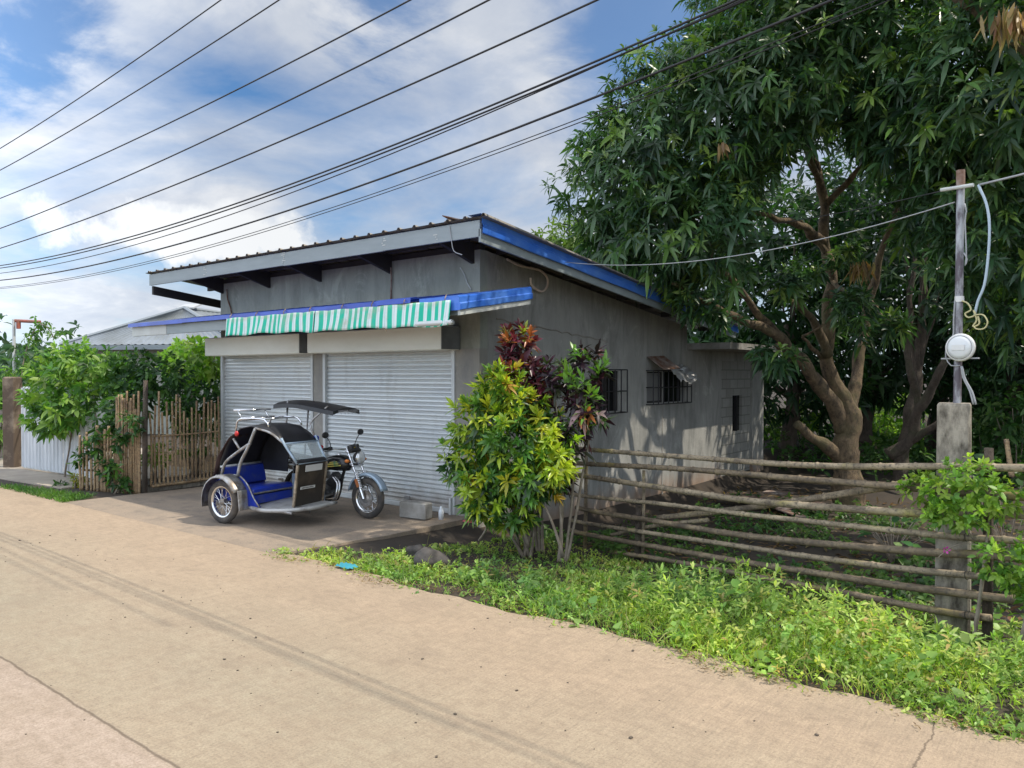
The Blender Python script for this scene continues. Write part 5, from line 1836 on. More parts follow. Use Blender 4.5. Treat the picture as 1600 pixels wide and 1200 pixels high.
# ---- trees behind, deep shade
BT = 'trees standing behind the mango tree'
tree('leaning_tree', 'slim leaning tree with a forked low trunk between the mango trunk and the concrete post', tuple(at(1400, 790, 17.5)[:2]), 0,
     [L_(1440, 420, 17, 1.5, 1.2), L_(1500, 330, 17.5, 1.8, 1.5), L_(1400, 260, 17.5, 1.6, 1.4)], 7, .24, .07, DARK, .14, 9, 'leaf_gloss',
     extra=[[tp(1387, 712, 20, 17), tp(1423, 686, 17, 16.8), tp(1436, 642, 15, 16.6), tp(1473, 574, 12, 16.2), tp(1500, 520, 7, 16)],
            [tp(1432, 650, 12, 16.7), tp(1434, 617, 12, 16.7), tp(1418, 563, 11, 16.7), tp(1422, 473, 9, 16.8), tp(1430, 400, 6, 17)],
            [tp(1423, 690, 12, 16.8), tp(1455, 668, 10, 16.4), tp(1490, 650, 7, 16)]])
specs = [
    (1230, 21, [(1225, 480, 2.2, 1.7), (1180, 580, 1.8, 1.3), (1270, 590, 1.6, 1.4), (1240, 380, 2.4, 1.8)], 'broad dark tree right behind the rear room of the shop'),
    (1345, 22, [(1340, 420, 2.5, 2.1), (1320, 560, 1.9, 1.5), (1400, 560, 1.8, 1.4), (1350, 320, 2.4, 1.8)], 'dark tree directly behind the mango trunk'),
    (1450, 23, [(1460, 480, 2.5, 2.0), (1490, 590, 1.9, 1.3), (1430, 360, 2.6, 2.0), (1520, 400, 2.4, 1.9)], 'dark tree behind the leaning forked trunk'),
    (1560, 20, [(1560, 480, 2.2, 2.0), (1600, 590, 1.7, 1.3), (1550, 340, 2.3, 1.9), (1640, 420, 2.1, 2)], 'dark tree close behind the concrete post'),
    (1690, 19, [(1690, 480, 2.2, 2.0), (1680, 330, 2.4, 2.1), (1720, 590, 1.8, 1.5)], 'dark tree at the far right beyond the concrete post'),
    (1130, 24, [(1130, 460, 2.0, 1.6), (1100, 400, 2.0, 1.6), (1150, 350, 2.2, 1.8), (1105, 530, 1.7, 1.2), (1150, 540, 1.6, 1.1)], 'dark tree rising behind the rear of the blue-edged roof'),
]
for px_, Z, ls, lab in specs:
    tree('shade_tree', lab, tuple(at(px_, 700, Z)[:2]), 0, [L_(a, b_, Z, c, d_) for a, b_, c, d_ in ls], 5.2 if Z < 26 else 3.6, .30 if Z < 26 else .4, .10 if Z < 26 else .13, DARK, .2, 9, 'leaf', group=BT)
tree('pale_tree', 'sunlit pale green tree peeping over the blue roof edge beside the mango crown', tuple(at(890, 600, 24)[:2]), 0,
     [L_(885, 375, 24, 1.0, .8), L_(915, 400, 24, 1.3, 1.0), L_(950, 400, 24.5, 1.4, 1.3), L_(868, 392, 24, .55, .5)], 12, .22, .075, PALE, .16, 8, 'leaf')


def bush(name, label, cen, rad, dens, Lf, Wf, cols, n=8, cat='shrub', group=None, mat='leaf', th=(15, 105), droop=.3, stems=5, inner=.3, smat='stem', ground=None):
    cen = np.array(cen, float)
    g0 = gz1(cen[0], cen[1]) if ground is None else ground
    t = thing(name, label, cat, (cen[0], cen[1], g0), group=group)
    lob = [(tuple(cen), rad)] if not isinstance(rad, list) else [(tuple(cen + np.array(o)), r_) for o, r_ in rad]
    mb = MB()
    for k in range(stems):
        a = 6.28 * k / stems + .4
        c, r_ = lob[k % len(lob)]
        e = np.array(c) + np.array((math.cos(a), math.sin(a), .5)) * np.array(r_) * .55
        b0 = np.array((cen[0] + .06 * math.cos(a), cen[1] + .06 * math.sin(a), g0 - .08))
        limb(mb, [(*b0, .02), (*((b0 + e) / 2 + (.03, 0, .02)), .015), (*e, .006)], 6, .006)
    mb.build('stem', M[smat], t, smooth=True)
    P, A = crown_points(lob, dens, inner, (.66, .92))
    A = norm(A * .8 + np.array((0, 0, .45)) + unit(len(P)) * .4)
    leafmesh('foliage', [rosettes(P, A, n, Lf, Wf, cols, th=th, droop=droop, fold=.22)], M[mat], t)
    return t


# sunlit thicket seen low between the trunks
TH = 'sunlit bushes seen low between the trunks'
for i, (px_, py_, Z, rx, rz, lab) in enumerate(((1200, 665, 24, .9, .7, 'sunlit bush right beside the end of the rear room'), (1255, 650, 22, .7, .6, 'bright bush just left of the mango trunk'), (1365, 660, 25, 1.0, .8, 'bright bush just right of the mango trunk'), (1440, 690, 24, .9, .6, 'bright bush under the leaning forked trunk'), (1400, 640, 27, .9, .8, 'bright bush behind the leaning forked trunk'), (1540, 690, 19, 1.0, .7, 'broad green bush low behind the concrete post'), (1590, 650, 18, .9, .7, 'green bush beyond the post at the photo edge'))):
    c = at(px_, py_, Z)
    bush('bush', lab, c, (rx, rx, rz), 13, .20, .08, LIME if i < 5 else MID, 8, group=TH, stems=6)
kind(leafmesh('undergrowth', [rosettes(*(lambda q: (q, norm(np.array((0, 0, 1.0)) + unit(len(q)) * .6)))(np.stack([(xx := rng.uniform(-8, 9, 2600)), (yy := rng.uniform(19, 33, 2600)), gz(xx, yy) + rng.uniform(.02, .8, 2600)], 1)), 7, .22, .08, MID, th=(20, 100))], M['leaf']), 'stuff', 'low green undergrowth under the trees behind the yard')
P = np.stack([rng.uniform(-5, 30, 5200), rng.uniform(34, 40, 5200), rng.uniform(-.4, 9, 5200)], 1)
kind(leafmesh('far_woods', [rosettes(P, norm(np.array((0.2, -1, .4)) + unit(len(P)) * .7), 8, .55, .2, DARK, th=(15, 110))], M['leaf']), 'stuff', 'dense dark woods closing the view behind the yard')
P = np.stack([rng.uniform(-150, -60, 5000), rng.uniform(20, 60, 5000), np.abs(rng.normal(0, 2.2, 5000))], 1)
kind(leafmesh('treeline', [rosettes(P, norm(np.array((.4, -.8, .6)) + unit(len(P)) * .7), 7, .9, .4, [(1, (.05, .11, .06)), (1, (.07, .13, .07))], th=(15, 110))], M['leaf']), 'stuff', 'far green treeline on the horizon beyond the gate')

# ================================================================== CROTONS AND OTHER PLANTS BY THE SHOP CORNER
CZ_ = 9.15
YG = [(.30, (.065, .165, .028)), (.28, (.12, .25, .03)), (.24, (.27, .37, .03)), (.14, (.42, .44, .03)), (.02, (.42, .24, .025)), (.1, (.028, .075, .02))]
t = thing('croton_shrub', 'bushy yellow-green croton shrub, widest of the three at the shop corner', 'shrub', (*at(815, 840, CZ_)[:2], gz1(*at(815, 840, CZ_)[:2])), group=None)
lob = [L_(760, 790, 9.0, .24, .2), L_(785, 610, CZ_, .30, .28), L_(755, 665, CZ_, .38, .32), L_(735, 720, CZ_, .36, .30), L_(800, 690, 8.95, .42, .36), L_(850, 690, 9.1, .36, .34), L_(765, 760, 8.95, .38, .28), L_(830, 750, 8.8, .38, .28), L_(862, 725, 8.75, .28, .24), L_(795, 800, 9.0, .30, .20), L_(800, 640, 9.2, .36, .3)]
P, A = crown_points(lob, 62, .22)
A = norm(A * .9 + np.array((0, 0, .45)) + unit(len(P)) * .3)
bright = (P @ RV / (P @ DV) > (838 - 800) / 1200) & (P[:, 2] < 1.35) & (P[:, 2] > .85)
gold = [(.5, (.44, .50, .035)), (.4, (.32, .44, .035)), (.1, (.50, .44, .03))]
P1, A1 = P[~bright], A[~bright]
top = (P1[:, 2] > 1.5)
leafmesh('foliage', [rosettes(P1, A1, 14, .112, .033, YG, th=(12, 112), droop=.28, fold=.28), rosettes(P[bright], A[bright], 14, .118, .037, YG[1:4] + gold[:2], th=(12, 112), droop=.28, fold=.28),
                     rosettes(P1[top] + A1[top] * .06, A1[top], 10, .11, .032, gold + YG[1:3], th=(5, 70), droop=.15, fold=.3)], M['leaf_waxy'], t)
mb = MB()
b0 = at(822, 850, 9.2)
for k, (px_, py_) in enumerate(((785, 700), (820, 700), (850, 720), (760, 760), (800, 780), (835, 790))):
    e = at(px_, py_, 9.05)
    g = (b0[0] + .03 * k - .08, b0[1] + .04 * math.sin(k * 2), gz1(b0[0], b0[1]) - .06)
    limb(mb, [(*g, .022), (*((np.array(g) + e) / 2 + (.02, 0, -.05)), .017), (*e, .008)], 7, .006)
mb.build('stem', M['stem'], t, smooth=True)

RED = [(.30, (.055, .012, .022)), (.22, (.13, .020, .035)), (.16, (.26, .055, .04)), (.14, (.030, .014, .022)), (.10, (.34, .14, .05)), (.08, (.22, .27, .05))]
t = thing('red_croton', 'tall croton with dark red and orange leaves rising above the yellow-green shrub', 'shrub', (*at(838, 845, 9.45)[:2], gz1(*at(838, 845, 9.45)[:2])))
lob = [L_(812, 535, 9.4, .20, .22), L_(818, 578, 9.4, .26, .24), L_(835, 615, 9.45, .26, .2)]
P, A = crown_points(lob, 62, .35)
A = norm(A * .7 + np.array((0, 0, .7)) + unit(len(P)) * .3)
tp_ = P[:, 2] > at(812, 545, 9.4)[2]
TOPC = [(.35, (.34, .10, .03)), (.25, (.30, .36, .05)), (.2, (.18, .03, .035)), (.2, (.40, .34, .12))]
leafmesh('foliage', [rosettes(P[~tp_], A[~tp_], 11, .15, .042, RED, th=(18, 115), droop=.3, fold=.25), rosettes(P[tp_], A[tp_], 11, .14, .042, TOPC + RED[:2], th=(10, 95), droop=.2, fold=.25)], M['leaf_waxy'], t)
mb = MB()
b0 = at(838, 848, 9.4)
for k, (px_, py_) in enumerate(((812, 560), (826, 590), (840, 620))):
    e = at(px_, py_, 9.4)
    g = (b0[0] + .04 * k, b0[1] + .03, gz1(b0[0], b0[1]) - .06)
    limb(mb, [(*g, .02), (*((np.array(g) + e) / 2), .016), (*e, .008)], 7, .008)
mb.build('stem', M['stem'], t, smooth=True)

PUR = [(.28, (.026, .014, .022)), (.2, (.055, .018, .030)), (.17, (.045, .05, .025)), (.13, (.12, .035, .045)), (.22, (.07, .13, .03))]
t = thing('purple_croton', 'lanky dark purple croton with bright green tips beside the barred window', 'shrub', (*at(880, 855, 9.2)[:2], gz1(*at(880, 855, 9.2)[:2])))
lob = [L_(868, 585, 9.3, .24, .24), L_(905, 610, 9.25, .26, .24), L_(925, 640, 9.2, .22, .2), L_(895, 660, 9.2, .24, .24), L_(880, 700, 9.2, .22, .2), L_(915, 560, 9.25, .17, .14), L_(938, 585, 9.25, .14, .12), L_(870, 735, 9.2, .22, .22)]
P, A = crown_points(lob, 40, .35)
A = norm(A * .8 + np.array((0, 0, .55)) + unit(len(P)) * .35)
parts = [rosettes(P, A, 10, .135, .037, PUR, th=(20, 120), droop=.35, fold=.22)]
tips = np.array([at(a, b_, 9.1 + c) for a, b_, c in ((897, 548, .05), (905, 552, .0), (918, 560, .1), (936, 575, 0), (945, 568, .05), (885, 583, 0), (893, 590, -.05), (910, 592, -.1), (902, 605, -.1), (920, 610, -.1), (928, 618, 0), (915, 640, -.1), (935, 655, 0), (888, 600, -.05))])
GT = [(.5, (.13, .28, .045)), (.3, (.22, .36, .05)), (.2, (.10, .20, .05))]
parts.append(rosettes(tips, norm(np.array((0, 0, 1.0)) + unit(len(tips)) * .35), 14, .17, .040, GT, th=(8, 80), droop=.3, fold=.25))
pk_ = np.array([at(a, b_, 9.0) for a, b_ in ((905, 655), (918, 645), (935, 648), (908, 640))])
parts.append(rosettes(pk_, norm(np.array((0.2, -.6, .4)) + unit(4) * .3), 6, .14, .045, [(1, (.42, .28, .26)), (.6, (.40, .14, .05))], th=(40, 100)))
leafmesh('foliage', parts, M['leaf_waxy'], t)
mb = MB()
for k, (px_, py_, bx, by) in enumerate(((905, 620, 882, 872), (880, 690, 872, 862), (925, 640, 884, 868), (868, 600, 876, 860))):
    e = at(px_, py_, 9.25)
    b0 = at(bx, by, 8.95)
    b0[2] = gz1(b0[0], b0[1]) - .05
    limb(mb, [(*b0, .020), (*((b0 + e) / 2 + (.03, 0, 0)), .016), (*e, .008)], 7, .01)
mb.build('stem', M['stem'], t, smooth=True)
# bare stems leaning under the purple croton
for (a, b_), (c, d_), Z, r_ in (((880, 870), (852, 790), 8.6, .017), ((877, 872), (874, 775), 8.65, .016), ((826, 855), (812, 815), 9.0, .02), ((748, 845), (765, 815), 9.4, .014)):
    p0, p1 = at(a, b_, Z), at(c, d_, Z)
    mb = MB()
    limb(mb, [(*p0, r_), (*((p0 + p1) / 2 + (.015, 0, 0)), r_), (*p1, r_ * .8)], 7, .006)
    mb.build('stem', M['stem'], t, smooth=True)


# shrubs on the right end of the fence
c = at(1505, 772, 6.15)
bush('leafy_creeper', 'bright green leafy creeper heaped over the fence at the concrete post', c, [((0, 0, 0), (.34, .26, .24)), ((-.30, .12, .0), (.22, .2, .16)), ((.22, -.05, .02), (.22, .2, .16)), ((-.05, -.05, -.16), (.26, .2, .14)), ((.05, 0, .15), (.24, .2, .16))], 110, .056, .030, LIME + [(.3, (.28, .40, .06))], 8, cat='creeper', stems=1, droop=.2, th=(20, 105))
c = at(1572, 878, 5.75)
bush('leafy_creeper', 'lower green leafy creeper hanging on the rails at the photo edge', c, [((0, 0, 0), (.28, .22, .18)), ((.25, .1, .08), (.24, .2, .16)), ((.18, 0, -.14), (.24, .2, .16))], 110, .056, .030, LIME, 8, cat='creeper', stems=1, droop=.2, th=(20, 105))
pf = MB()
c = at(1478, 859, 6.2)
for k in range(5):
    a = 6.28 * k / 5
    u_, v_ = RV, KV
    q0 = c + (u_ * math.cos(a) + v_ * math.sin(a)) * .006
    d1 = (u_ * math.cos(a - .5) + v_ * math.sin(a - .5)) * .024
    d2 = (u_ * math.cos(a + .5) + v_ * math.sin(a + .5)) * .024
    d3 = (u_ * math.cos(a) + v_ * math.sin(a)) * .034 - DV * .006
    pf.add([q0, c + d1 - DV * .006, c + d3 - DV * .008, c + d2 - DV * .006], [(0, 1, 2, 3)])
fl_ = pf.build('flower', simple('magenta_petal', (.55, .06, .36), .5))
tag(fl_, 'single magenta flower on a thin shoot in front of the rails', 'flower')
sh = MB().tube(smoothpts([at(1465, 872, 6.2), at(1478, 861, 6.2), at(1500, 850, 6.15), at(1530, 852, 6.0), at(1560, 862, 5.85)], .05), .004, 5)
sh.build('shoot', M['stem'], fl_)

# broad-leaved plants and clutter inside the yard
def rosplant(name, label, p, n, L0, W0, cols, cat='plant', hgt=.25, group=None):
    p = np.array(p, float)
    t = thing(name, label, cat, (p[0], p[1], gz1(p[0], p[1])), group=group)
    a = np.arange(n) * 2.4
    e = np.radians(rng.uniform(15, 65, n))
    D = np.stack([np.cos(a) * np.cos(e), np.sin(a) * np.cos(e), np.sin(e)], 1)
    base_ = np.array((p[0], p[1], gz1(p[0], p[1])))
    tips_ = base_ + D * hgt * rng.uniform(.7, 1.3, (n, 1)) + np.array((0, 0, hgt * .5))
    mb = MB()
    for q in tips_:
        mb.tube([base_ - (0, 0, .03), (base_ + q) / 2 + (0, 0, .04), q], .006, 5)
    mb.build('stem', M['stem'], t)
    leafmesh('leaf_blades', [leaves(tips_, norm(D + (0, 0, -.5)), np.tile((0, 0, 1.0), (n, 1)), L0 * rng.uniform(.7, 1.2, n), W0 * rng.uniform(.8, 1.2, n), pick(cols, n), droop=.25, fold=.15, rows=((0, .3), (.25, 1), (.6, .85), (1, .05)))], M['leaf_waxy'], t)
    return t


p = on_plane(1385, 850, (0, 0, 1), (0, 0, -.25))
rosplant('broadleaf_plant', 'broad-leaved variegated plant seen through the rails behind the fence', (p[0], p[1] + .3), 22, .26, .12, [(1, (.10, .20, .05)), (1, (.05, .13, .04)), (.4, (.22, .30, .12))], hgt=.38)
p = on_plane(1560, 760, (0, 0, 1), (0, 0, -.45))
rosplant('taro_plant', 'large-leaved dark plant standing behind the concrete post', at(1575, 700, 10.5), 16, .42, .26, DARK + MID[:1], hgt=.8)
c = at(1290, 760, 13.8)
lt_ = MB()
bamboo(lt_, [at(1581, 745, 8.5), at(1571, 678, 8.6)], .028, .024)
tag(lt_.build('stake', M['bamboo_dry'], smooth=True), 'short leaning bamboo stake behind the fence beyond the concrete post', 'stake')
mb = MB()
for k in range(7):
    c = np.array((-5.6 + random.uniform(-.5, 1.2), 14.6 + random.uniform(-.8, .8), -.5))
    a = random.uniform(0, 3.1)
    mb.obox(c + (0, 0, .03 + .02 * k), (random.uniform(.5, 1.1), random.uniform(.2, .5), .02), Matrix.Rotation(a, 3, 'Z') @ Matrix.Rotation(random.uniform(-.15, .15), 3, 'X'))
tag(mb.build('scrap_heap', M['rust']), 'low heap of brown scrap boards lying in the yard by the side wall', 'scrap heap')
def rock(c, r_, seed, lab, m=None, group=None):
    q = random.Random(seed)
    mb = MB()
    ph = [q.uniform(0, 6) for _ in range(6)]
    n = 10
    mb.ball((0, 0, 0), 1, n)
    V = []
    for v in mb.v:
        s = 1 + .22 * math.sin(v[0] * 3 + ph[0]) * math.sin(v[1] * 3.4 + ph[1]) + .16 * math.sin(v[2] * 4 + ph[2]) + .08 * math.sin(v[0] * 9 + ph[3])
        V.append((c[0] + v[0] * s * r_[0], c[1] + v[1] * s * r_[1], c[2] + v[2] * s * r_[2]))
    mb.v = V
    return tag(mb.build('rock', m or M['dark_rock'], smooth=True), lab, 'rock', group)


M['dark_rock'] = simple('dark_basalt', (.04, .036, .032), .9, 0, (.085, .075, .068), 4, bmp=.8, bscale=25)
c = on_plane(672, 880, (0, 0, 1), (0, 0, 0))
rock((c[0], c[1], .05), (.20, .15, .12), 3, 'dark angular rock in the weeds before the bare soil')
c = on_plane(650, 872, (0, 0, 1), (0, 0, 0))
rock((c[0] - .1, c[1] + .1, .03), (.12, .10, .07), 5, 'smaller dark rock beside the angular rock')
# blue rag and pink litter
def rag(name, c, sx_, mat, lab, cat):
    mb = MB()
    Gr = [[(c[0] + sx_ * (i / 8 - .5) + random.uniform(-.01, .01), c[1] + sx_ * .5 * (j / 6 - .5), c[2] + .012 + abs(.035 * math.sin(i * 1.3 + j)) * (1 if 0 < i < 8 and 0 < j < 6 else .2)) for j in range(7)] for i in range(9)]
    mb.grid(Gr)
    return tag(mb.build(name, mat, smooth=True), lab, cat)


c = on_plane(545, 889, (0, 0, 1), (0, 0, 0))
rag('blue_rag', (c[0] - .04, c[1], .005), .24, simple('blue_rag', (.03, .24, .32), .8), 'crumpled blue-green rag at the tip of the grass beside the road', 'litter')
c = on_plane(732, 817, (0, 0, 1), (0, 0, 0))
rag('pink_wrapper', (c[0], c[1], -.0), .16, simple('pink_plastic', (.55, .09, .13), .4), 'pink plastic wrapper lying at the foot of the corner pillar', 'litter')
c = on_plane(860, 862, (0, 0, 1), (0, 0, 0))

# ================================================================== GARDEN ON THE LEFT
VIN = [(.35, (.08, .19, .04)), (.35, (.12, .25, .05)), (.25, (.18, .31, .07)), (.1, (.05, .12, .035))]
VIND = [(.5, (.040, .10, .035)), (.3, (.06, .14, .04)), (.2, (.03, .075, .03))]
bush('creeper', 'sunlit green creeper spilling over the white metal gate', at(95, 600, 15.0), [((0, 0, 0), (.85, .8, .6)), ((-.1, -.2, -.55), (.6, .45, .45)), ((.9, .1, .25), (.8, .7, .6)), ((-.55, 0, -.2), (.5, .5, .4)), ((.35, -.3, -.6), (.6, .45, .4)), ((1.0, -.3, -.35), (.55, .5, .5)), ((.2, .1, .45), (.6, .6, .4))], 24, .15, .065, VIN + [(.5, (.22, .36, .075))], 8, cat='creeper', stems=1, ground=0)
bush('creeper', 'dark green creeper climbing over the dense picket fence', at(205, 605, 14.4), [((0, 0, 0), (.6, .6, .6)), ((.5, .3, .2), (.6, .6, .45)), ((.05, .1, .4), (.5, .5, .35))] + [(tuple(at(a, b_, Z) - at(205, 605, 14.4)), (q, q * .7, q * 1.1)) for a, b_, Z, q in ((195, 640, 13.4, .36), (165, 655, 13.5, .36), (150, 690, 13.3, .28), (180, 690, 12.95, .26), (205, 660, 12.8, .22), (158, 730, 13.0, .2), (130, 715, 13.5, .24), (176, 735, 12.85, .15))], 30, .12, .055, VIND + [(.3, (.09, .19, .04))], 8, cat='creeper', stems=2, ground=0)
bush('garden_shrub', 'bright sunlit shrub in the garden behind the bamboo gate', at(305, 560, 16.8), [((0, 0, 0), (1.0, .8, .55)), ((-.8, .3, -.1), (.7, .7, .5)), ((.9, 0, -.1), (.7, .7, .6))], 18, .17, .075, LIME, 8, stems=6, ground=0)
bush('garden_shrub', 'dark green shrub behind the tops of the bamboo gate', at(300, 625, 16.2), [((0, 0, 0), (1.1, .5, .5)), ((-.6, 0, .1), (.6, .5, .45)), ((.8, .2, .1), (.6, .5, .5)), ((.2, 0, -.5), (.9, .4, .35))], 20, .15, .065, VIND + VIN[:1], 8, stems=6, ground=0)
bush('garden_shrub', 'small yellow-green shrub framed by the bamboo gate stakes', at(245, 712, 14.6), (.26, .26, .24), 50, .12, .035, LIME + [(.3, (.28, .34, .05))], 10, stems=5, th=(5, 80), ground=0)
bush('garden_shrub', 'sparse flowering shrub behind the right half of the bamboo gate', at(300, 690, 15.3), [((0, 0, 0), (.55, .4, .35)), ((.3, .2, .3), (.4, .4, .3))], 17, .11, .055, MID + [(.35, (.42, .36, .26))], 7, stems=6, ground=0)
bush('garden_shrub', 'tall shrub behind the house eave and the dark creeper', at(165, 580, 17.5), [((0, 0, 0), (.9, .7, .5)), ((.8, 0, -.2), (.8, .6, .5))], 18, .16, .07, VIN, 8, stems=6, ground=0)
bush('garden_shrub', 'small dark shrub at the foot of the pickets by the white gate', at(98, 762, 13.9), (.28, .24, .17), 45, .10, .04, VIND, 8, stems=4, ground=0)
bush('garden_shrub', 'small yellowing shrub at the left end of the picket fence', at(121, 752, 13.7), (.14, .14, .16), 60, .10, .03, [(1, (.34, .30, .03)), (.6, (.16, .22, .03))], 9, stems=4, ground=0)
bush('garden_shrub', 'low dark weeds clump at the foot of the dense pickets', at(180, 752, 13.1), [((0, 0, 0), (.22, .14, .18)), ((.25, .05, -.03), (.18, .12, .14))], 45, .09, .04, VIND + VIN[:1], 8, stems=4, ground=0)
bush('garden_shrub', 'green bush on the far side of the brown gate post', at(-8, 650, 18), [((0, 0, 0), (.8, .7, .9)), ((-.3, 0, .7), (.6, .6, .5))], 16, .18, .08, VIN, 8, stems=5, ground=0)
# creeper strand climbing the thin pole
sp__ = [(46, 530, 0), (38, 610, 0), (30, 585, 0), (35, 560, .1), (42, 540, 0), (52, 522, .1), (60, 508, 0), (72, 510, .1), (80, 520, 0), (18, 575, .1), (12, 590, 0), (26, 600, 0)]
t = thing('climbing_vine', 'thin leafy vine hanging from the red arm of the pole', 'vine', (*at(30, 610, 16.9)[:2], 0))
mb = MB()
mb.tube(smoothpts([(*at(40, 640, 16.9)[:2], 0.0), at(34, 600, 16.9), at(38, 560, 16.9), at(48, 528, 16.9), at(62, 506, 16.9), at(76, 514, 16.9), at(84, 528, 16.9)], .1), .012, 5)
mb.build('stem', M['stem'], t)
P = np.concatenate([at(a, b_, 16.9 + c) + rng.normal(0, .09, (11, 3)) for a, b_, c in sp__])
leafmesh('foliage', [rosettes(P, unit(len(P)), 5, .085, .045, VIN, th=(30, 110))], M['leaf'], t)

# ================================================================== VERGE WEEDS AND GRASS
def edge_y(x):
    return 5.06 + .12 * np.sin(x * 1.3 + .5) + .10 * np.sin(x * 3.7) + .05 * np.sin(x * 9.1)


def bare(x, y):
    """0..1: where the soil stays bare"""
    d1 = ((x + 5.35) / 1.0) ** 2 + ((y - 6.35) / .55) ** 2
    patch = np.clip(np.sin(x * 4.3 + 2 * np.sin(y * 2.1)) * np.sin(y * 5.1 + x * 1.3) - .45, 0, 1) * 1.4
    return np.clip(np.exp(-d1 ** 2 * .9) + patch, 0, 1)


def scatter(n, x0, x1, y0, y1):
    x, y = rng.uniform(x0, x1, n), rng.uniform(y0, y1, n)
    keep = (y > edge_y(x) + rng.normal(0, .12, n)) & (rng.random(n) > bare(x, y) * .97)
    # the tongue narrows to a tip towards the forecourt
    lim = 5.15 + (x + 7.55) * .75
    keep &= (y < np.where(x < -6.5, lim, 8.2))
    # clumps
    cl = .5 + .5 * np.sin(x * 2.9 + 1.3 * np.sin(y * 3)) * np.sin(y * 3.7 + x)
    keep &= rng.random(n) < (.35 + .65 * cl) * (1 - .55 * smoothstep(6.3, 7.3, y))
    return x[keep], y[keep]


def vig(x, y):
    """how tall the growth is"""
    v = .28 + .52 * smoothstep(-5.5, -2.5, x) + .25 * np.sin(x * 1.9 + y) * smoothstep(-6, -4, x)
    return v * (.45 + .75 * smoothstep(5.0, 5.8, y) - .80 * smoothstep(6.0, 7.0, y))


def patchtint(parts):
    out = []
    for v_, q_, c_ in parts:
        s_ = np.sin(v_[:, 0] * 1.9 + 1.7 * np.sin(v_[:, 1] * 2.3)) * np.sin(v_[:, 1] * 3.1 + v_[:, 0] * .8)
        c_ = c_ * (1 + np.stack([.34 * s_, .20 * s_, .10 * s_], 1))
        out.append((v_, q_, c_))
    return out


LEAFC = [(.30, (.29, .42, .10)), (.24, (.23, .36, .08)), (.20, (.37, .50, .13)), (.10, (.15, .26, .06)), (.12, (.44, .50, .15)), (.05, (.38, .32, .12))]
GRASSC = [(.4, (.30, .44, .08)), (.3, (.38, .51, .10)), (.15, (.19, .33, .06)), (.2, (.46, .47, .17))]
wparts = []
# broad-leaf weeds: little stems with several leaves
x, y = scatter(17000, -7.6, 1.6, 4.9, 8.2)
h = rng.uniform(.02, .30, len(x)) * vig(x, y)
Pw = np.stack([x, y, gz(x, y) + .005 + h], 1)
wparts.append(rosettes(Pw, norm(np.array((0, 0, 1.0)) + unit(len(Pw)) * .5), 8, .034, .017, LEAFC, th=(35, 105), droop=.25, fold=.15, rj=.6))
x, y = scatter(520, -5.2, 1.6, 5.0, 8.0)
h = rng.uniform(.05, .30, len(x)) * vig(x, y)
Pw = np.stack([x, y, gz(x, y) + .01 + h], 1)
wparts.append(rosettes(Pw, norm(np.array((0, -.2, 1.0)) + unit(len(Pw)) * .4), 4, .075, .066, [(.5, (.22, .37, .08)), (.3, (.28, .43, .11)), (.2, (.15, .28, .06))], th=(50, 100), droop=.3, fold=.12))
# pale narrow-leaf weed stalks
x, y = scatter(900, -5.0, 1.6, 5.3, 7.8)
for s in (.35, .6, .85, 1.0):
    h = .42 * vig(x, y) * s
    Pw = np.stack([x + .04 * s * np.sin(x * 40), y + .04 * s * np.cos(y * 37), gz(x, y) + h], 1)
    wparts.append(rosettes(Pw, norm(np.array((0, 0, 1.0)) + unit(len(Pw)) * .35), 5, .07, .02, LEAFC, th=(25, 85), droop=.25, fold=.15))
# sparse low growth inside the shaded yard
xx, yy = rng.uniform(-6.3, 4, 3600), rng.uniform(7.9, 15, 3600)
k_ = (np.sin(xx * 1.7 + yy) * np.sin(yy * 1.9) > -.1)
xx, yy = xx[k_], yy[k_]
Pw = np.stack([xx, yy, gz(xx, yy) + rng.uniform(.02, .22, len(xx))], 1)
wparts.append(rosettes(Pw, norm(np.array((0, -.2, 1.0)) + unit(len(Pw)) * .5), 6, .085, .045, [(1, (.07, .15, .035)), (1, (.10, .19, .04))], th=(30, 105)))
kind(leafmesh('weeds', patchtint(wparts), M['leaf']), 'stuff', 'lush low broad-leaved weeds covering the verge')
x, y = scatter(44000, -7.6, 1.6, 4.88, 8.0)
n = len(x)
A = norm(np.stack([rng.normal(0, .45, n), rng.normal(-.1, .45, n), np.ones(n)], 1))
Lg = rng.uniform(.06, .24, n) * (.5 + .7 * vig(x, y))
gp_ = [leaves(np.stack([x, y, gz(x, y) - .005], 1), A, unit(n), Lg, .0075 * rng.uniform(.7, 1.4, n), pick(GRASSC, n), droop=.45, fold=.3, rows=((0, .8), (.4, 1), (.75, .6), (1, .05)))]
# longer tufts in the middle of the verge
x, y = scatter(5200, -4.2, -.6, 5.05, 6.1)
k_ = np.exp(-(((x + 2.7) / .9) ** 2 + ((y - 5.55) / .4) ** 2)) + .25 > rng.random(len(x))
x, y = x[k_], y[k_]
n = len(x)
gp_.append(leaves(np.stack([x, y, gz(x, y)], 1), norm(np.stack([rng.normal(.1, .35, n), rng.normal(-.15, .35, n), np.ones(n)], 1)), unit(n), rng.uniform(.18, .36, n), .0075 * rng.uniform(.8, 1.3, n), pick(GRASSC, n), droop=.5, fold=.3, rows=((0, .8), (.4, 1), (.75, .6), (1, .05))))
# seeding stalks along the front
x, y = scatter(170, -7.4, 1, 5.0, 6.4)
n = len(x)
gp_.append(leaves(np.stack([x, y, gz(x, y)], 1), norm(np.stack([rng.normal(0, .3, n), rng.normal(0, .3, n), np.ones(n)], 1)), unit(n), rng.uniform(.25, .45, n), .008, pick([(1, (.30, .30, .14)), (1, (.22, .30, .08))], n), droop=.35, fold=.3))
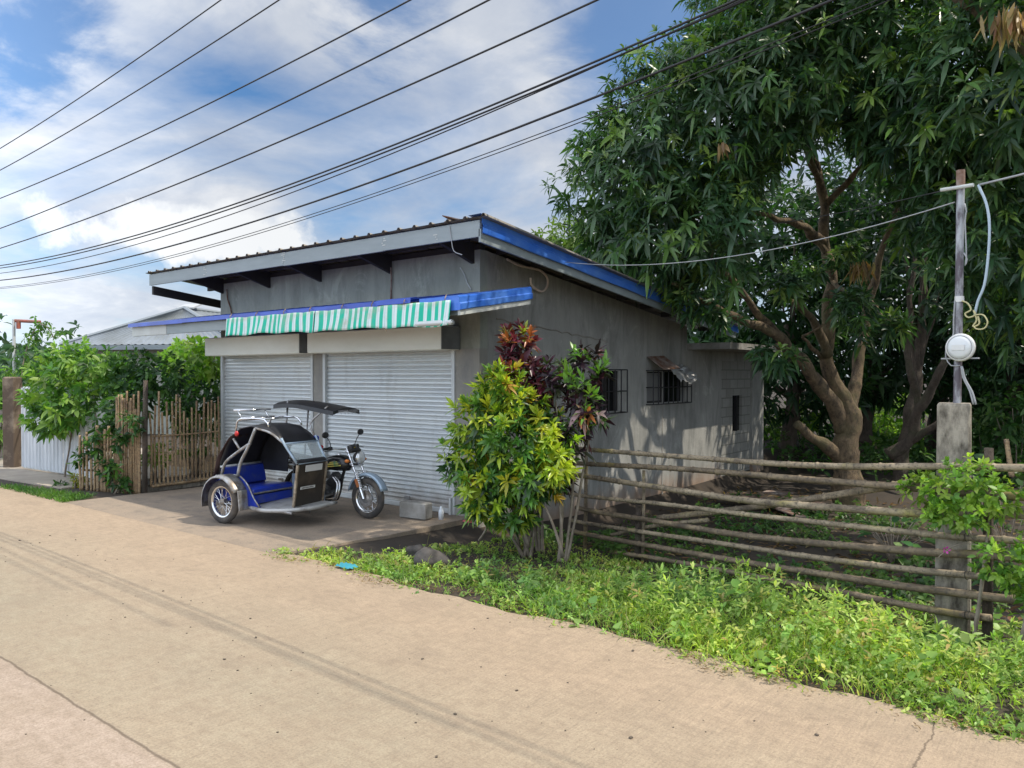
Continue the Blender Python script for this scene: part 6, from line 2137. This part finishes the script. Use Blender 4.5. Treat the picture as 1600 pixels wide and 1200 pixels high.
# left grass strip by the picket fence
xx, yy = rng.uniform(-15.6, -12.9, 5200), rng.uniform(4.95, 5.95, 5200)
k_ = yy < 5.05 + .35 * (xx + 16) * .5
k_ &= ~((xx > -13.3) & (yy > 5.05 + (-12.9 - xx) * 1.9))
xx, yy = xx[k_], yy[k_]
n = len(xx)
gp_.append(leaves(np.stack([xx, yy, np.full(n, -.02)], 1), norm(np.stack([rng.normal(0, .4, n), rng.normal(0, .4, n), np.ones(n)], 1)), unit(n), rng.uniform(.07, .2, n), .012, pick([(1, (.06, .14, .03)), (1, (.09, .19, .035))], n), droop=.4, fold=.3))
kind(leafmesh('grass', patchtint(gp_), M['leaf']), 'stuff', 'bright grass blades growing along the road edge')
# dry litter at the road edge and on the bare soil
x = rng.uniform(-7.4, 1.2, 1500); y = edge_y(x) - .02 + np.abs(rng.normal(0, .12, 1500)) - (rng.random(1500) < .25) * rng.uniform(0, .2, 1500)
x2, y2 = rng.normal(-5.25, .6, 260), rng.normal(6.3, .35, 260)
x3, y3 = rng.uniform(-6.7, 2, 1900), rng.uniform(8.2, 17, 1900)
x, y = np.concatenate([x, x2, x3]), np.concatenate([y, y2, y3])
n = len(x)
big_ = np.concatenate([np.full(1500, .03), np.full(260, .05), np.full(1900, .13)])
kind(leafmesh('leaf_litter', [leaves(np.stack([x, y, np.maximum(gz(x, y), np.where(y < 5.12, .004, -9)) + .008 + rng.uniform(0, .015, n)], 1), norm(np.stack([rng.normal(size=n), rng.normal(size=n), rng.uniform(0, .35, n)], 1)), np.tile((0, 0, 1.0), (n, 1)), big_ * rng.uniform(.6, 1.3, n), big_ * .35 * rng.uniform(.7, 1.3, n), pick([(1, (.20, .12, .055)), (1, (.13, .08, .04)), (.5, (.32, .23, .12))], n), droop=.1, fold=.4)], M['leaf']), 'stuff', 'brown dry leaves and twigs scattered on soil and road edge')
# grit on the road
mb = MB()
for k in range(230):
    xg, yg = random.uniform(-11, 1.5), random.choice((random.uniform(1.0, 5.0), random.uniform(2.6, 4.0)))
    s = random.choice((.003, .004, .004, .005, .008)) * random.uniform(.7, 1.3)
    a = random.uniform(0, 3)
    mb.obox((xg, yg, s * .35), (s * 2, s * 1.4, s), Matrix.Rotation(a, 3, 'Z'))
kind(mb.build('gravel', simple('dark_grit', (.10, .08, .06), .9)), 'stuff', 'dark grit scattered over the concrete road')

# ================================================================== OVERHEAD WIRES (a line of poles runs along the road, both poles outside the view)
def wire(label, p0, p1, r_, sag=0.0, mat='cable', ext=(10, 6), yline=5.2, group='power lines strung along the road'):
    a = on_plane(p0[0], p0[1], (0, 1, 0), (0, yline, 0))
    b_ = on_plane(p1[0], p1[1], (0, 1, 0), (0, yline, 0))
    m_ = np.array((p0[0] + p1[0], p0[1] + p1[1])) / 2
    # parabola through both sightings with the given curvature (metres per metre squared)
    L0 = b_[0] - a[0]
    pts = []
    for x in np.linspace(a[0] - ext[0], b_[0] + ext[1], 44):
        t = (x - a[0]) / L0
        z = a[2] + (b_[2] - a[2]) * t + sag * (x - a[0]) * (x - b_[0])
        pts.append((x, yline, z))
    o = MB().tube(pts, r_, 6).build('power_line', M[mat], smooth=True)
    tag(o, label, 'wire', group)
    return o


wire('topmost thin power line, crossing the upper left corner', (0, 232), (345, 0), .0085, .003, yline=5.6)
wire('second thin power line, just under the topmost one', (0, 266), (436, 0), .0085, .003, yline=5.5)
wire('third thin power line counted from the upper left corner', (0, 310), (641, 0), .0085, .003, yline=5.3)
wire('fourth thin power line, between the third and the lone fifth', (0, 357), (764, 0), .0085, .003, yline=5.2)
wire('fifth thin power line, the last above the thick pair', (0, 388), (933, 0), .0085, .003, yline=5.1)
wire('upper black cable of the thick pair', (0, 415), (1150, 0), .0125, .004, yline=7.4)
wire('lower black cable of the thick pair', (0, 419), (1166, 0), .0115, .004, yline=7.45)
wire('thin cable sagging just beneath the thick pair', (0, 427), (1120, 18), .008, .0045, yline=7.45)
wire('lone black cable that passes in front of the mango crown', (0, 438), (950, 144), .014, .004, yline=7.6)
wire('faint grey service line, upper of two lowest', (0, 449), (930, 176), .006, .004, 'cable', yline=7.7)
wire('faint grey service line, lower of two lowest', (0, 451), (920, 186), .006, .004, 'cable', yline=7.75)


def drop(label, a, b_, r_, sag, mat='cable_grey', group=None):
    a, b_ = np.array(a), np.array(b_)
    pts = [a + (b_ - a) * t - KV * sag * 4 * t * (1 - t) for t in np.linspace(0, 1, 24)]
    return tag(MB().tube(pts, r_, 6).build('service_wire', M[mat], smooth=True), label, 'wire', group)


e = np.array((-6.17, 8.93, 3.58))
drop('pale service wire sagging from the steel pole to the blue roof edge', pp_(1492, 316), e, .0055, .22)
drop('thin service wire from the pole top into the mango crown', pp_(1478, 297), at(1190, 352, 12.2), .005, .03, 'cable')
drop('pale wire leaving the pole top towards the photo edge', pp_(1529, 289, -.04), pp_(1529, 289, -.04) + np.array((3.2, -1.2, .35)), .009, .06)
